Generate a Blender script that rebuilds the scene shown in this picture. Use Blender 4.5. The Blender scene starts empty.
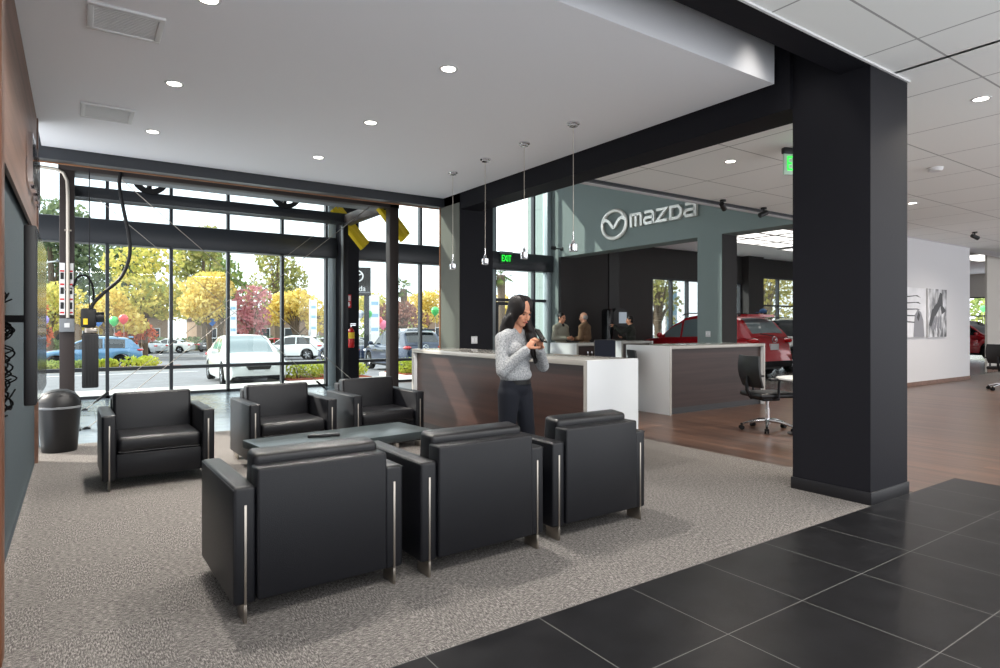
import bpy, bmesh, math, random
from mathutils import Vector, Matrix, Euler
random.seed(7)
S = bpy.context.scene
COL = S.collection
PI = math.pi
R = math.radians

# ------------------------------------------------------------------ camera
cd = bpy.data.cameras.new('camera'); cam = bpy.data.objects.new('camera', cd); COL.objects.link(cam)
cam.location = (0, 0, 1.42); cam.rotation_euler = (R(90), 0, -math.atan(424 / 620))
cd.sensor_width = 36; cd.lens = 36 * .620; cd.shift_y = -.008; cd.clip_end = 500; cd.clip_start = .05
S.camera = cam
S.view_settings.view_transform = 'Standard'; S.view_settings.look = 'None'
S.view_settings.gamma = 1; S.view_settings.use_curve_mapping = False; S.view_settings.exposure = 0.4

# ------------------------------------------------------------------ materials
MATS = {}
def srgb(r, g, b):
    f = lambda c: ((c / 255 + .055) / 1.055) ** 2.4 if c > 10 else c / 255 / 12.92
    return (f(r), f(g), f(b), 1)
def mat(name, rgb, rough=.5, metal=0., spec=.5, emit=None, estr=0., alpha=1., coat=0., bump=None, var=None, sheen=0):
    """rgb in 0-255.  bump = (scale, strength), var = (rgb2, scale, detail)"""
    m = bpy.data.materials.new(name); m.use_nodes = True
    nt = m.node_tree; b = nt.nodes['Principled BSDF']
    b.inputs['Base Color'].default_value = srgb(*rgb)
    b.inputs['Roughness'].default_value = rough; b.inputs['Metallic'].default_value = metal
    b.inputs['Specular IOR Level'].default_value = spec
    if coat: b.inputs['Coat Weight'].default_value = coat; b.inputs['Coat Roughness'].default_value = .05
    if emit: b.inputs['Emission Color'].default_value = srgb(*emit); b.inputs['Emission Strength'].default_value = estr
    if var or bump:
        tc = nt.nodes.new('ShaderNodeTexCoord')
        if var:
            n = nt.nodes.new('ShaderNodeTexNoise'); n.inputs['Scale'].default_value = var[1]; n.inputs['Detail'].default_value = var[2]
            mp = nt.nodes.new('ShaderNodeMapping'); mp.inputs['Scale'].default_value = var[3] if len(var) > 3 else (1, 1, 1)
            nt.links.new(tc.outputs['Object'], mp.inputs[0]); nt.links.new(mp.outputs[0], n.inputs['Vector'])
            cr = nt.nodes.new('ShaderNodeValToRGB'); e = cr.color_ramp.elements
            e[0].position = .35; e[1].position = .65; e[0].color = srgb(*rgb); e[1].color = srgb(*var[0])
            nt.links.new(n.outputs['Fac'], cr.inputs[0]); nt.links.new(cr.outputs[0], b.inputs['Base Color'])
        if bump:
            n2 = nt.nodes.new('ShaderNodeTexNoise'); n2.inputs['Scale'].default_value = bump[0]; n2.inputs['Detail'].default_value = 3
            nt.links.new(tc.outputs['Object'], n2.inputs['Vector'])
            bp = nt.nodes.new('ShaderNodeBump'); bp.inputs['Strength'].default_value = bump[1]; bp.inputs['Distance'].default_value = .01
            nt.links.new(n2.outputs['Fac'], bp.inputs['Height']); nt.links.new(bp.outputs[0], b.inputs['Normal'])
    MATS[name] = m
    return m
def glass_mat(name, tint=(255, 255, 255), refl=.6):
    m = bpy.data.materials.new(name); m.use_nodes = True; nt = m.node_tree
    for n in list(nt.nodes):
        if n.type != 'OUTPUT_MATERIAL': nt.nodes.remove(n)
    out = nt.nodes['Material Output']; t = nt.nodes.new('ShaderNodeBsdfTransparent'); g = nt.nodes.new('ShaderNodeBsdfGlossy')
    t.inputs[0].default_value = srgb(*tint); g.inputs['Roughness'].default_value = .02
    fr = nt.nodes.new('ShaderNodeFresnel'); fr.inputs[0].default_value = 1.45
    mu = nt.nodes.new('ShaderNodeMath'); mu.operation = 'MULTIPLY'; mu.inputs[1].default_value = refl
    mx = nt.nodes.new('ShaderNodeMixShader')
    nt.links.new(fr.outputs[0], mu.inputs[0]); nt.links.new(mu.outputs[0], mx.inputs[0])
    nt.links.new(t.outputs[0], mx.inputs[1]); nt.links.new(g.outputs[0], mx.inputs[2]); nt.links.new(mx.outputs[0], out.inputs[0])
    MATS[name] = m; return m
def grid_mat(name, base, line, px, py, ox, oy, w, rough=.4, spec=.5, var=None, bump=0., axes='XY', linerough=None):
    """surface divided by straight joints every px / py metres (world metres)"""
    m = mat(name, base, rough, spec=spec, var=var); nt = m.node_tree; b = nt.nodes['Principled BSDF']
    tc = nt.nodes.new('ShaderNodeTexCoord'); sp = nt.nodes.new('ShaderNodeSeparateXYZ'); nt.links.new(tc.outputs['Object'], sp.inputs[0])
    ms = []
    for ax, p, o in ((axes[0], px, ox), (axes[1], py, oy)):
        a = nt.nodes.new('ShaderNodeMath'); a.operation = 'SUBTRACT'; a.inputs[1].default_value = o; nt.links.new(sp.outputs[ax], a.inputs[0])
        pp = nt.nodes.new('ShaderNodeMath'); pp.operation = 'PINGPONG'; pp.inputs[1].default_value = p / 2; nt.links.new(a.outputs[0], pp.inputs[0])
        lt = nt.nodes.new('ShaderNodeMath'); lt.operation = 'LESS_THAN'; lt.inputs[1].default_value = w / 2; nt.links.new(pp.outputs[0], lt.inputs[0])
        ms.append(lt)
    mxm = nt.nodes.new('ShaderNodeMath'); mxm.operation = 'MAXIMUM'; nt.links.new(ms[0].outputs[0], mxm.inputs[0]); nt.links.new(ms[1].outputs[0], mxm.inputs[1])
    mix = nt.nodes.new('ShaderNodeMix'); mix.data_type = 'RGBA'; nt.links.new(mxm.outputs[0], mix.inputs[0])
    mix.inputs[6].default_value = srgb(*base); mix.inputs[7].default_value = srgb(*line)
    lk = b.inputs['Base Color'].links
    if lk: nt.links.new(lk[0].from_socket, mix.inputs[6])
    nt.links.new(mix.outputs[2], b.inputs['Base Color'])
    return m
def wood_mat(name, c1, c2, axis='Y', rough=.4, plank=None, scale=3.0, spec=.4):
    """grain stretched along an axis; plank=(width, length) adds boards"""
    m = mat(name, c1, rough, spec=spec); nt = m.node_tree; b = nt.nodes['Principled BSDF']
    tc = nt.nodes.new('ShaderNodeTexCoord'); mp = nt.nodes.new('ShaderNodeMapping'); nt.links.new(tc.outputs['Object'], mp.inputs[0])
    mp.inputs['Scale'].default_value = {'X': (.12, 4, 4), 'Y': (4, .12, 4), 'Z': (4, 4, .12)}[axis]
    n = nt.nodes.new('ShaderNodeTexNoise'); n.inputs['Scale'].default_value = scale; n.inputs['Detail'].default_value = 6; n.inputs['Roughness'].default_value = .65
    nt.links.new(mp.outputs[0], n.inputs['Vector'])
    cr = nt.nodes.new('ShaderNodeValToRGB'); e = cr.color_ramp.elements; e[0].position = .3; e[1].position = .7
    e[0].color = srgb(*c1); e[1].color = srgb(*c2); nt.links.new(n.outputs['Fac'], cr.inputs[0])
    last = cr.outputs[0]
    if plank:
        br = nt.nodes.new('ShaderNodeTexBrick'); br.inputs['Scale'].default_value = 1; br.inputs['Brick Width'].default_value = plank[1]; br.inputs['Row Height'].default_value = plank[0]
        br.inputs['Mortar Size'].default_value = .002; br.inputs['Color1'].default_value = (.72, .72, .72, 1); br.inputs['Color2'].default_value = (1.18, 1.15, 1.1, 1); br.inputs['Mortar'].default_value = (.5, .5, .5, 1)
        mp2 = nt.nodes.new('ShaderNodeMapping'); nt.links.new(tc.outputs['Object'], mp2.inputs[0])
        if axis == 'Y': mp2.inputs['Rotation'].default_value = (0, 0, R(90))
        nt.links.new(mp2.outputs[0], br.inputs['Vector'])
        mx = nt.nodes.new('ShaderNodeMix'); mx.data_type = 'RGBA'; mx.blend_type = 'MULTIPLY'; mx.inputs[0].default_value = 1
        nt.links.new(last, mx.inputs[6]); nt.links.new(br.outputs['Color'], mx.inputs[7]); last = mx.outputs[2]
    nt.links.new(last, b.inputs['Base Color'])
    return m
def carpet_mat(name, c1, c2, c3):
    m = mat(name, c1, .95, spec=.1); nt = m.node_tree; b = nt.nodes['Principled BSDF']
    tc = nt.nodes.new('ShaderNodeTexCoord'); outs = []
    for sc in ((260, 60, 1), (60, 260, 1)):
        mp = nt.nodes.new('ShaderNodeMapping'); mp.inputs['Scale'].default_value = sc; nt.links.new(tc.outputs['Object'], mp.inputs[0])
        n = nt.nodes.new('ShaderNodeTexNoise'); n.inputs['Scale'].default_value = .62; n.inputs['Detail'].default_value = 5; n.inputs['Roughness'].default_value = .7
        nt.links.new(mp.outputs[0], n.inputs['Vector']); outs.append(n)
    ck = nt.nodes.new('ShaderNodeTexChecker'); ck.inputs['Scale'].default_value = 2.0; nt.links.new(tc.outputs['Object'], ck.inputs['Vector'])
    ck.inputs['Color1'].default_value = (1, 1, 1, 1); ck.inputs['Color2'].default_value = (0, 0, 0, 1)
    mp3 = nt.nodes.new('ShaderNodeMapping'); mp3.inputs['Location'].default_value = (.13, .07, .13); nt.links.new(tc.outputs['Object'], mp3.inputs[0]); nt.links.new(mp3.outputs[0], ck.inputs['Vector'])
    mx = nt.nodes.new('ShaderNodeMix'); mx.data_type = 'FLOAT'; nt.links.new(ck.outputs['Fac'], mx.inputs[0]); nt.links.new(outs[0].outputs['Fac'], mx.inputs[2]); nt.links.new(outs[1].outputs['Fac'], mx.inputs[3])
    fine = nt.nodes.new('ShaderNodeTexNoise'); fine.inputs['Scale'].default_value = 260; nt.links.new(tc.outputs['Object'], fine.inputs['Vector'])
    ad = nt.nodes.new('ShaderNodeMix'); ad.data_type = 'FLOAT'; ad.inputs[0].default_value = .3; nt.links.new(mx.outputs[0], ad.inputs[2]); nt.links.new(fine.outputs['Fac'], ad.inputs[3])
    cr = nt.nodes.new('ShaderNodeValToRGB'); e = cr.color_ramp.elements; e[0].position = .39; e[0].color = srgb(*c1); e[1].position = .61; e[1].color = srgb(*c3)
    e2 = e.new(.5); e2.color = srgb(*c2); nt.links.new(ad.outputs[0], cr.inputs[0]); nt.links.new(cr.outputs[0], b.inputs['Base Color'])
    bp = nt.nodes.new('ShaderNodeBump'); bp.inputs['Strength'].default_value = .5; bp.inputs['Distance'].default_value = .006
    nt.links.new(ad.outputs[0], bp.inputs['Height']); nt.links.new(bp.outputs[0], b.inputs['Normal'])
    return m
def leaf_mat(name, c1, c2, c3=None):
    m = bpy.data.materials.new(name); m.use_nodes = True; nt = m.node_tree
    b = nt.nodes['Principled BSDF']; b.inputs['Roughness'].default_value = .7; b.inputs['Specular IOR Level'].default_value = .15
    tc = nt.nodes.new('ShaderNodeTexCoord'); n = nt.nodes.new('ShaderNodeTexNoise'); n.inputs['Scale'].default_value = 1.3; n.inputs['Detail'].default_value = 5
    nt.links.new(tc.outputs['Object'], n.inputs['Vector']); cr = nt.nodes.new('ShaderNodeValToRGB'); e = cr.color_ramp.elements
    e[0].position = .36; e[1].position = .64; e[0].color = srgb(*c1); e[1].color = srgb(*c2)
    if c3: k = e.new(.5); k.color = srgb(*c3)
    nt.links.new(n.outputs['Fac'], cr.inputs[0]); nt.links.new(cr.outputs[0], b.inputs['Base Color'])
    tr = nt.nodes.new('ShaderNodeBsdfTranslucent'); nt.links.new(cr.outputs[0], tr.inputs[0]); mx = nt.nodes.new('ShaderNodeMixShader'); mx.inputs[0].default_value = .4
    nt.links.new(b.outputs[0], mx.inputs[1]); nt.links.new(tr.outputs[0], mx.inputs[2]); nt.links.new(mx.outputs[0], nt.nodes['Material Output'].inputs[0])
    MATS[name] = m; return m

# ------------------------------------------------------------------ mesh helper
class MB:
    def __init__(s): s.bm = bmesh.new()
    def box(s, x0, x1, y0, y1, z0, z1, bev=0., seg=2, M=None):
        if x1 < x0: x0, x1 = x1, x0
        if y1 < y0: y0, y1 = y1, y0
        if z1 < z0: z0, z1 = z1, z0
        r = bmesh.ops.create_cube(s.bm, size=1); vs = r['verts']
        for v in vs: v.co = Vector(((v.co.x + .5) * (x1 - x0) + x0, (v.co.y + .5) * (y1 - y0) + y0, (v.co.z + .5) * (z1 - z0) + z0))
        if bev:
            es = list({e for v in vs for e in v.link_edges})
            q = bmesh.ops.bevel(s.bm, geom=es, offset=min(bev, .49 * min(x1 - x0, y1 - y0, z1 - z0)), segments=seg, profile=.5, affect='EDGES')
            vs = list({v for f in q['faces'] for v in f.verts})
        if M is not None:
            for v in vs: v.co = M @ v.co
        return s
    def frame(s, a0, a1, z0, z1, w, y0, y1, axis='X'):
        """rectangular frame standing in the plane of axis and z"""
        for (p, q, r_, t) in ((a0, a1, z0, z0 + w), (a0, a1, z1 - w, z1), (a0, a0 + w, z0 + w, z1 - w), (a1 - w, a1, z0 + w, z1 - w)):
            if axis == 'X': s.box(p, q, y0, y1, r_, t)
            else: s.box(y0, y1, p, q, r_, t)
        return s
    def ring(s, c, u, v, r, n, ph=0):
        return [s.bm.verts.new(c + u * (r * math.cos(2 * PI * i / n + ph)) + v * (r * math.sin(2 * PI * i / n + ph))) for i in range(n)]
    def skin(s, rings, caps=True, closed=True):
        n = len(rings[0])
        for a, b in zip(rings, rings[1:]):
            for i in range(n if closed else n - 1):
                j = (i + 1) % n
                try: s.bm.faces.new((a[i], a[j], b[j], b[i]))
                except ValueError: pass
        if caps:
            for q in (rings[0][::-1], rings[-1]):
                try: s.bm.faces.new(q)
                except ValueError: pass
        return s
    def tube(s, pts, rad, n=8, caps=True):
        P = [Vector(p) for p in pts]; rs = rad if isinstance(rad, (list, tuple)) else [rad] * len(P)
        rings = []; up = None
        for i, p in enumerate(P):
            d = (P[min(i + 1, len(P) - 1)] - P[max(i - 1, 0)]).normalized()
            if up is None:
                up = Vector((0, 0, 1)) if abs(d.z) < .9 else Vector((1, 0, 0))
            u = d.cross(up).normalized(); v = u.cross(d).normalized(); up = v
            rings.append(s.ring(p, u, v, rs[i], n))
        return s.skin(rings, caps)
    def cyl(s, p0, p1, r0, r1=None, n=16): return s.tube([p0, p1], [r0, r0 if r1 is None else r1], n)
    def lathe(s, c, prof, n=24, axis='Z'):
        c = Vector(c); ax = {'X': Vector((1, 0, 0)), 'Y': Vector((0, 1, 0)), 'Z': Vector((0, 0, 1))}[axis]
        u = Vector((0, 1, 0)) if axis == 'X' else Vector((0, 0, 1)) if axis == 'Y' else Vector((1, 0, 0)); v = ax.cross(u)
        return s.skin([s.ring(c + ax * z, u, v, max(r, 1e-4), n) for r, z in prof], prof[0] != prof[-1])
    def ell(s, c, r, seg=16, M=None):
        q = bmesh.ops.create_uvsphere(s.bm, u_segments=seg, v_segments=max(6, seg * 2 // 3), radius=1)
        for v in q['verts']:
            p = Vector((v.co.x * r[0], v.co.y * r[1], v.co.z * r[2]))
            if M is not None: p = M @ p
            v.co = p + Vector(c)
        return s
    def cap(s, p0, p1, r0, r1=None, n=14):
        """closed tapered capsule"""
        r1 = r0 if r1 is None else r1; p0, p1 = Vector(p0), Vector(p1)
        s.ell(p0, (r0,) * 3, n); s.ell(p1, (r1,) * 3, n)
        if (p1 - p0).length > 1e-4: s.cyl(p0, p1, r0, r1, n)
        return s
    def prism(s, poly, axis, a, b):
        """2-d polygon (any winding) extruded along an axis from a to b.  X:(y,z)  Y:(x,z)  Z:(x,y)"""
        def P(p, t): return Vector((t, p[0], p[1])) if axis == 'X' else Vector((p[0], t, p[1])) if axis == 'Y' else Vector((p[0], p[1], t))
        A = [s.bm.verts.new(P(p, a)) for p in poly]; B = [s.bm.verts.new(P(p, b)) for p in poly]
        s.bm.faces.new(A[::-1]); s.bm.faces.new(B)
        for i in range(len(poly)):
            j = (i + 1) % len(poly); s.bm.faces.new((A[i], A[j], B[j], B[i]))
        return s
    def mesh(s, name, smooth=35):
        bmesh.ops.recalc_face_normals(s.bm, faces=s.bm.faces[:])
        me = bpy.data.meshes.new(name); s.bm.to_mesh(me); s.bm.free()
        if smooth:
            me.polygons.foreach_set('use_smooth', [True] * len(me.polygons)); me.set_sharp_from_angle(angle=R(smooth))
        return me
    def build(s, name, m, parent=None, smooth=35, loc=None, rot=None):
        return link(name, s.mesh(name, smooth), m, parent, loc, rot)
def link(name, me, m, parent=None, loc=None, rot=None):
    o = bpy.data.objects.new(name, me); COL.objects.link(o)
    for k in (m if isinstance(m, (list, tuple)) else [m]):
        if k: me.materials.append(MATS[k] if isinstance(k, str) else k)
    if parent: o.parent = parent
    if loc: o.location = loc
    if rot: o.rotation_euler = rot
    return o
def smooth_path(pts, n=6):
    P = [Vector(p) for p in pts]; out = []
    for i in range(len(P) - 1):
        a, b, c, d = P[max(i - 1, 0)], P[i], P[i + 1], P[min(i + 2, len(P) - 1)]
        for k in range(n):
            t = k / n; out.append(.5 * ((2 * b) + (c - a) * t + (2 * a - 5 * b + 4 * c - d) * t * t + (3 * b - a - 3 * c + d) * t ** 3))
    return out + [P[-1]]
def tag(o, label, cat, group=None, kind=None):
    o['label'] = label; o['category'] = cat
    if group: o['group'] = group
    if kind: o['kind'] = kind
    return o
def thing(name, label, cat, loc=(0, 0, 0), rz=0., group=None):
    o = bpy.data.objects.new(name, None); COL.objects.link(o); o.location = loc; o.rotation_euler = (0, 0, rz); o.empty_display_size = .1
    return tag(o, label, cat, group)
def struct(o, label=None):
    o['kind'] = 'structure'
    if label: o['label'] = label
    return o
def kids(o): return [c for c in COL.objects if c.parent == o]
def dup(o, loc, rz=None, label=None, parent=None):
    c = o.copy(); COL.objects.link(c)
    if parent: c.parent = parent
    else:
        c.location = loc
        if rz is not None: c.rotation_euler = (0, 0, rz)
        if label: c['label'] = label
    for k in kids(o): dup(k, None, parent=c)
    return c
def text_mesh(txt, size, depth):
    cu = bpy.data.curves.new('letters', 'FONT'); cu.body = txt; cu.size = size; cu.extrude = depth; cu.align_x = 'CENTER'; cu.align_y = 'CENTER'
    o = bpy.data.objects.new('letters', cu); COL.objects.link(o); dg = bpy.context.evaluated_depsgraph_get(); dg.update()
    me = bpy.data.meshes.new_from_object(o.evaluated_get(dg)); bpy.data.objects.remove(o); bpy.data.curves.remove(cu)
    me.materials.clear()
    return me
def bake_remesh(mb, name, voxel, smooth_it=4):
    me = mb.mesh(name, 0); o = bpy.data.objects.new(name, me); COL.objects.link(o)
    r = o.modifiers.new('r', 'REMESH'); r.mode = 'VOXEL'; r.voxel_size = voxel
    if smooth_it: q = o.modifiers.new('s', 'SMOOTH'); q.iterations = smooth_it; q.factor = .5
    dg = bpy.context.evaluated_depsgraph_get(); dg.update(); m2 = bpy.data.meshes.new_from_object(o.evaluated_get(dg)); m2.name = name
    bpy.data.objects.remove(o); bpy.data.meshes.remove(me)
    m2.polygons.foreach_set('use_smooth', [True] * len(m2.polygons))
    return m2

mat('dark_paint', (26, 26, 31), .6, spec=.14, bump=(60, .05)); mat('graphite', (54, 52, 52), .6, spec=.3); mat('steel_brown', (52, 44, 42), .5, spec=.4)
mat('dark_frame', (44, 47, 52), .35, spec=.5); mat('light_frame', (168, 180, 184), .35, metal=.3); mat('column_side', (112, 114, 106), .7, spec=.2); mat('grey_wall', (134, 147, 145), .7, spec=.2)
mat('ceiling_white', (240, 240, 243), .8, spec=.1); mat('plaster', (208, 207, 209), .8, spec=.1); mat('beige_wall', (206, 200, 192), .8, spec=.1)
mat('wall_cover', (66, 75, 80), .8, spec=.2, bump=(120, .3)); mat('black_tile', (20, 20, 24), .4)
mat('white_trim', (215, 215, 215), .5); mat('white_solid', (212, 214, 215), .4); mat('counter_top', (150, 147, 142), .14, spec=.6); mat('letter_metal', (250, 247, 240), .2, metal=.4)
mat('leather', (12, 13, 18), .42, spec=.36, bump=(260, .12)); mat('leather_top', (12, 12, 16), .36, spec=.42, bump=(260, .1))
mat('brushed_steel', (176, 168, 158), .32, metal=1); mat('chrome', (225, 225, 228), .08, metal=1); mat('dark_metal', (38, 38, 40), .4, metal=.6)
mat('black_plastic', (17, 17, 19), .45); mat('black_gloss', (14, 14, 17), .12); mat('rubber', (20, 20, 21), .8, spec=.2); mat('grey_plastic', (120, 124, 128), .5)
mat('table_top', (52, 60, 62), .28, spec=.6); mat('yellow_sheet', (226, 196, 24), .45); mat('orange_edge', (150, 100, 62), .6); mat('conduit', (196, 188, 176), .35, metal=.6)
mat('red_sign', (204, 30, 34), .5); mat('red_gloss', (190, 24, 26), .2, coat=.5); mat('white_paint', (235, 235, 235), .5); mat('yellow_label', (240, 200, 40), .5)
mat('lamp_glow', (255, 250, 240), .5, emit=(255, 248, 236), estr=9.); mat('panel_glow', (255, 255, 255), .5, emit=(255, 252, 246), estr=1.6)
mat('exit_green', (30, 200, 60), .4, emit=(40, 255, 70), estr=1.1); mat('exit_dark', (14, 70, 28), .4); mat('acrylic', (190, 214, 196), .2)
mat('screen_glow', (120, 130, 140), .3, emit=(150, 160, 170), estr=.5); mat('screen_off', (26, 30, 42), .5, spec=.15)
glass_mat('window_glass', (244, 250, 250), .55)
wood_mat('wenge', (38, 26, 24), (68, 48, 42), 'Y', .32, scale=2.2); wood_mat('wenge_x', (36, 27, 26), (60, 46, 44), 'X', .36, scale=2.2, spec=.22)
wood_mat('wall_wood', (88, 62, 50), (128, 96, 80), 'Y', .45, scale=2.5); wood_mat('edge_wood', (84, 48, 28), (112, 68, 42), 'Z', .45)
wood_mat('floor_wood', (46, 31, 25), (112, 83, 68), 'Y', .3, plank=(.125, 1.6), scale=2.5, spec=.5)
carpet_mat('carpet', (58, 55, 54), (104, 100, 97), (160, 155, 150))
grid_mat('dark_floor_tile', (20, 20, 22), (96, 96, 94), .62, .62, 0, 2.385, .005, .34, .16, var=((28, 28, 30), 5, 6))
grid_mat('light_floor_tile', (116, 128, 138), (80, 88, 94), .61, .61, .25, 9.03, .006, .22, .5, var=((128, 140, 148), 4, 4))
grid_mat('showroom_tile', (96, 92, 90), (70, 68, 66), .6, .6, 0, 0, .006, .25)
grid_mat('ceiling_tile', (240, 241, 238), (170, 170, 168), 1.22, 1.22, 6.25, 2.0, .016, .85, .1)
mat('photo_grey', (206, 206, 210), .5, var=((226, 226, 230), 2.5, 4)); mat('photo_blotch', (38, 38, 42), .5, var=((226, 226, 230), 3.2, 5, (1.6, 1, .7))); mat('photo_dark', (46, 46, 50), .5); mat('photo_mid', (128, 128, 134), .5)
mat('asphalt', (118, 118, 122), .9, spec=.1, var=((130, 130, 134), 2, 6)); mat('concrete', (206, 202, 196), .9, spec=.1); mat('kerb', (196, 192, 184), .9, spec=.1); mat('mulch', (134, 72, 56), .95, spec=.05, bump=(30, .6)); mat('road_paint', (228, 228, 226), .8)
mat('bark', (112, 98, 84), .9, spec=.1, bump=(20, .6)); mat('building_tan', (150, 128, 110), .9, spec=.1); mat('building_roof', (104, 84, 72), .9); mat('building_glass', (52, 56, 60), .2)
leaf_mat('leaf_dark_green', (84, 102, 76), (140, 152, 114)); leaf_mat('leaf_yellow', (204, 176, 86), (238, 222, 150), (222, 200, 112)); leaf_mat('leaf_olive', (130, 136, 84), (200, 190, 122), (160, 160, 98))
leaf_mat('leaf_green', (106, 130, 76), (170, 180, 106)); leaf_mat('leaf_red', (190, 90, 74), (222, 140, 100)); leaf_mat('leaf_pink', (178, 112, 120), (214, 160, 156)); leaf_mat('leaf_purple', (118, 84, 78), (160, 118, 100)); leaf_mat('leaf_lime', (150, 168, 50), (206, 206, 96)); leaf_mat('leaf_palm', (70, 92, 48), (124, 138, 78)); leaf_mat('leaf_yellow_green', (150, 158, 88), (232, 212, 124), (200, 192, 104))
# ================================================================== SETTING
def sbox(name, m, *b, bev=0, smooth=35): return struct(MB().box(*b, bev=bev).build(name, m, smooth=smooth))
# floors (tops at z = 0)
sbox('floor_carpet', 'carpet', -.42, 5.92, 2.385, 9.03, -.1, 0); sbox('floor_dark_tile', 'dark_floor_tile', -1.2, 6.78, -1.6, 2.385, -.1, 0)
sbox('floor_entry_tile', 'light_floor_tile', -3.2, 5.92, 9.03, 14.62, -.1, 0); sbox('floor_wood', 'floor_wood', 5.92, 12, 2.385, 14.62, -.1, 0)
sbox('floor_wood_right', 'floor_wood', 6.78, 38, -1.6, 2.385, -.1, 0); sbox('floor_wood_rear', 'floor_wood', 12, 38, 2.385, 7.0, -.1, 0)
sbox('floor_showroom', 'showroom_tile', 12, 38, 7.0, 14.62, -.1, 0); sbox('floor_side', 'light_floor_tile', -3.2, -.42, 8.1, 9.03, -.1, 0)
# columns
def column(x0, x1, y0, y1, top, label, base=True):
    o = struct(MB().box(x0, x1, y0, y1, 0, top).build('column', 'dark_paint', smooth=0), label)
    if base:
        MB().box(x0 - .012, x1 + .012, y0 - .012, y1 + .012, 0, .1, bev=.002).build('base_tile', 'black_tile', o)
    return o
column(5.19, 5.83, 2.395, 3.04, 4.3, 'black square column with tile base on the carpet edge')
cl2 = column(5.15, 5.79, 8.68, 9.34, 9.2, 'dark square column behind the long reception desk')
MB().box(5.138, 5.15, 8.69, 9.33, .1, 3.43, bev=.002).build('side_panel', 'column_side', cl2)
column(5.12, 5.53, 14.0, 14.46, 9.2, 'dark column by the glass wall carrying the red sign', base=False)
# white ceiling cloud, upper ceiling, beams
sbox('ceiling_cloud', 'ceiling_white', -.34, 5.12, 3.17, 9.18, 3.57, 3.95, smooth=0)
sbox('ceiling_upper', 'graphite', -1.2, 5.2, -1.6, 9.2, 4.3, 4.4); sbox('ceiling_high', 'ceiling_white', -3.2, 12.3, 9.2, 14.7, 9.2, 9.3); sbox('ceiling_high_side', 'ceiling_white', 5.58, 12.3, 6.5, 9.2, 9.2, 9.3)
sbox('beam_cross', 'dark_paint', -1.2, 5.84, 2.395, 2.63, 3.49, 4.3, smooth=0)
sbox('beam_long', 'dark_paint', 5.15, 5.54, 3.04, 9.2, 3.32, 4.3, smooth=0); sbox('beam_long_upper', 'dark_paint', 5.15, 5.58, 3.04, 8.68, 4.3, 9.2)
sbox('beam_header', 'dark_frame', -3.2, 5.15, 9.2, 9.4, 3.43, 9.2, smooth=0); sbox('trim_header', 'orange_edge', -3.2, 5.15, 9.37, 9.41, 3.42, 3.43)
sbox('trim_column', 'orange_edge', 5.128, 5.15, 9.31, 9.345, 0, 3.43)
sbox('ceiling_tile_right', 'ceiling_tile', 5.54, 38, -1.6, 6.5, 3.5, 3.6); sbox('ceiling_tile_front', 'ceiling_tile', -1.2, 5.58, -1.6, 2.395, 3.5, 3.6)
sbox('trim_ceiling', 'white_trim', -1.2, 5.84, 2.375, 2.393, 3.485, 3.5); sbox('trim_ceiling_edge', 'dark_frame', 5.54, 11.7, 6.5, 6.56, 3.46, 3.62)
sbox('wall_bulkhead', 'plaster', 5.58, 11.7, 6.56, 6.66, 3.45, 9.2)
# left wall
lw = sbox('wall_left', 'wall_cover', -.46, -.355, 3.3, 8.0, 0, 3.57, smooth=0)
sbox('wall_left_wood', 'wall_wood', -.355, -.335, 3.3, 8.0, 2.36, 3.57, smooth=0); sbox('trim_wood_rail', 'wall_wood', -.335, -.315, 3.3, 8.0, 2.3, 2.4)
sbox('wall_left_fin', 'edge_wood', -.46, -.255, 3.3, 3.42, 0, 3.57, smooth=0); sbox('wall_left_end', 'wall_wood', -.5, -.325, 8.0, 8.12, 0, 3.57, smooth=0)
sbox('wall_left_sun_stop', 'plaster', -1.3, -1.2, -1.6, 3.3, 0, 3.57); sbox('wall_left_sun_stop_return', 'plaster', -1.3, -.46, 3.2, 3.3, 0, 3.57)  # unseen walls, added to keep the sun out of the foreground
sbox('baseboard_left', 'chrome', -.355, -.338, 3.42, 8.0, 0, .055)
# emblem wall with its two openings
MW = 11.7
w = MB()
for y0, y1, z0, z1 in ((14.07, 14.46, 0, 9.2), (9.13, 14.07, 3.44, 9.2), (8.49, 9.13, 0, 9.2), (6.66, 8.49, 3.44, 9.2), (6.1, 6.66, 0, 3.44)):
    w.box(MW, MW + .53, y0, y1, z0, z1)
struct(w.build('wall_emblem', 'grey_wall', smooth=0), 'grey green wall with two openings under the chrome emblem')
w = MB(); w.box(12.22, 12.24, 6.66, 8.49, 3.44, 4.07); sbox('trim_opening_jamb', 'graphite', 11.72, 12.235, 13.98, 14.07, 0, 3.44); sbox('trim_pillar_side', 'graphite', 11.715, 12.235, 8.478, 8.489, 0, 3.44)
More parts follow.
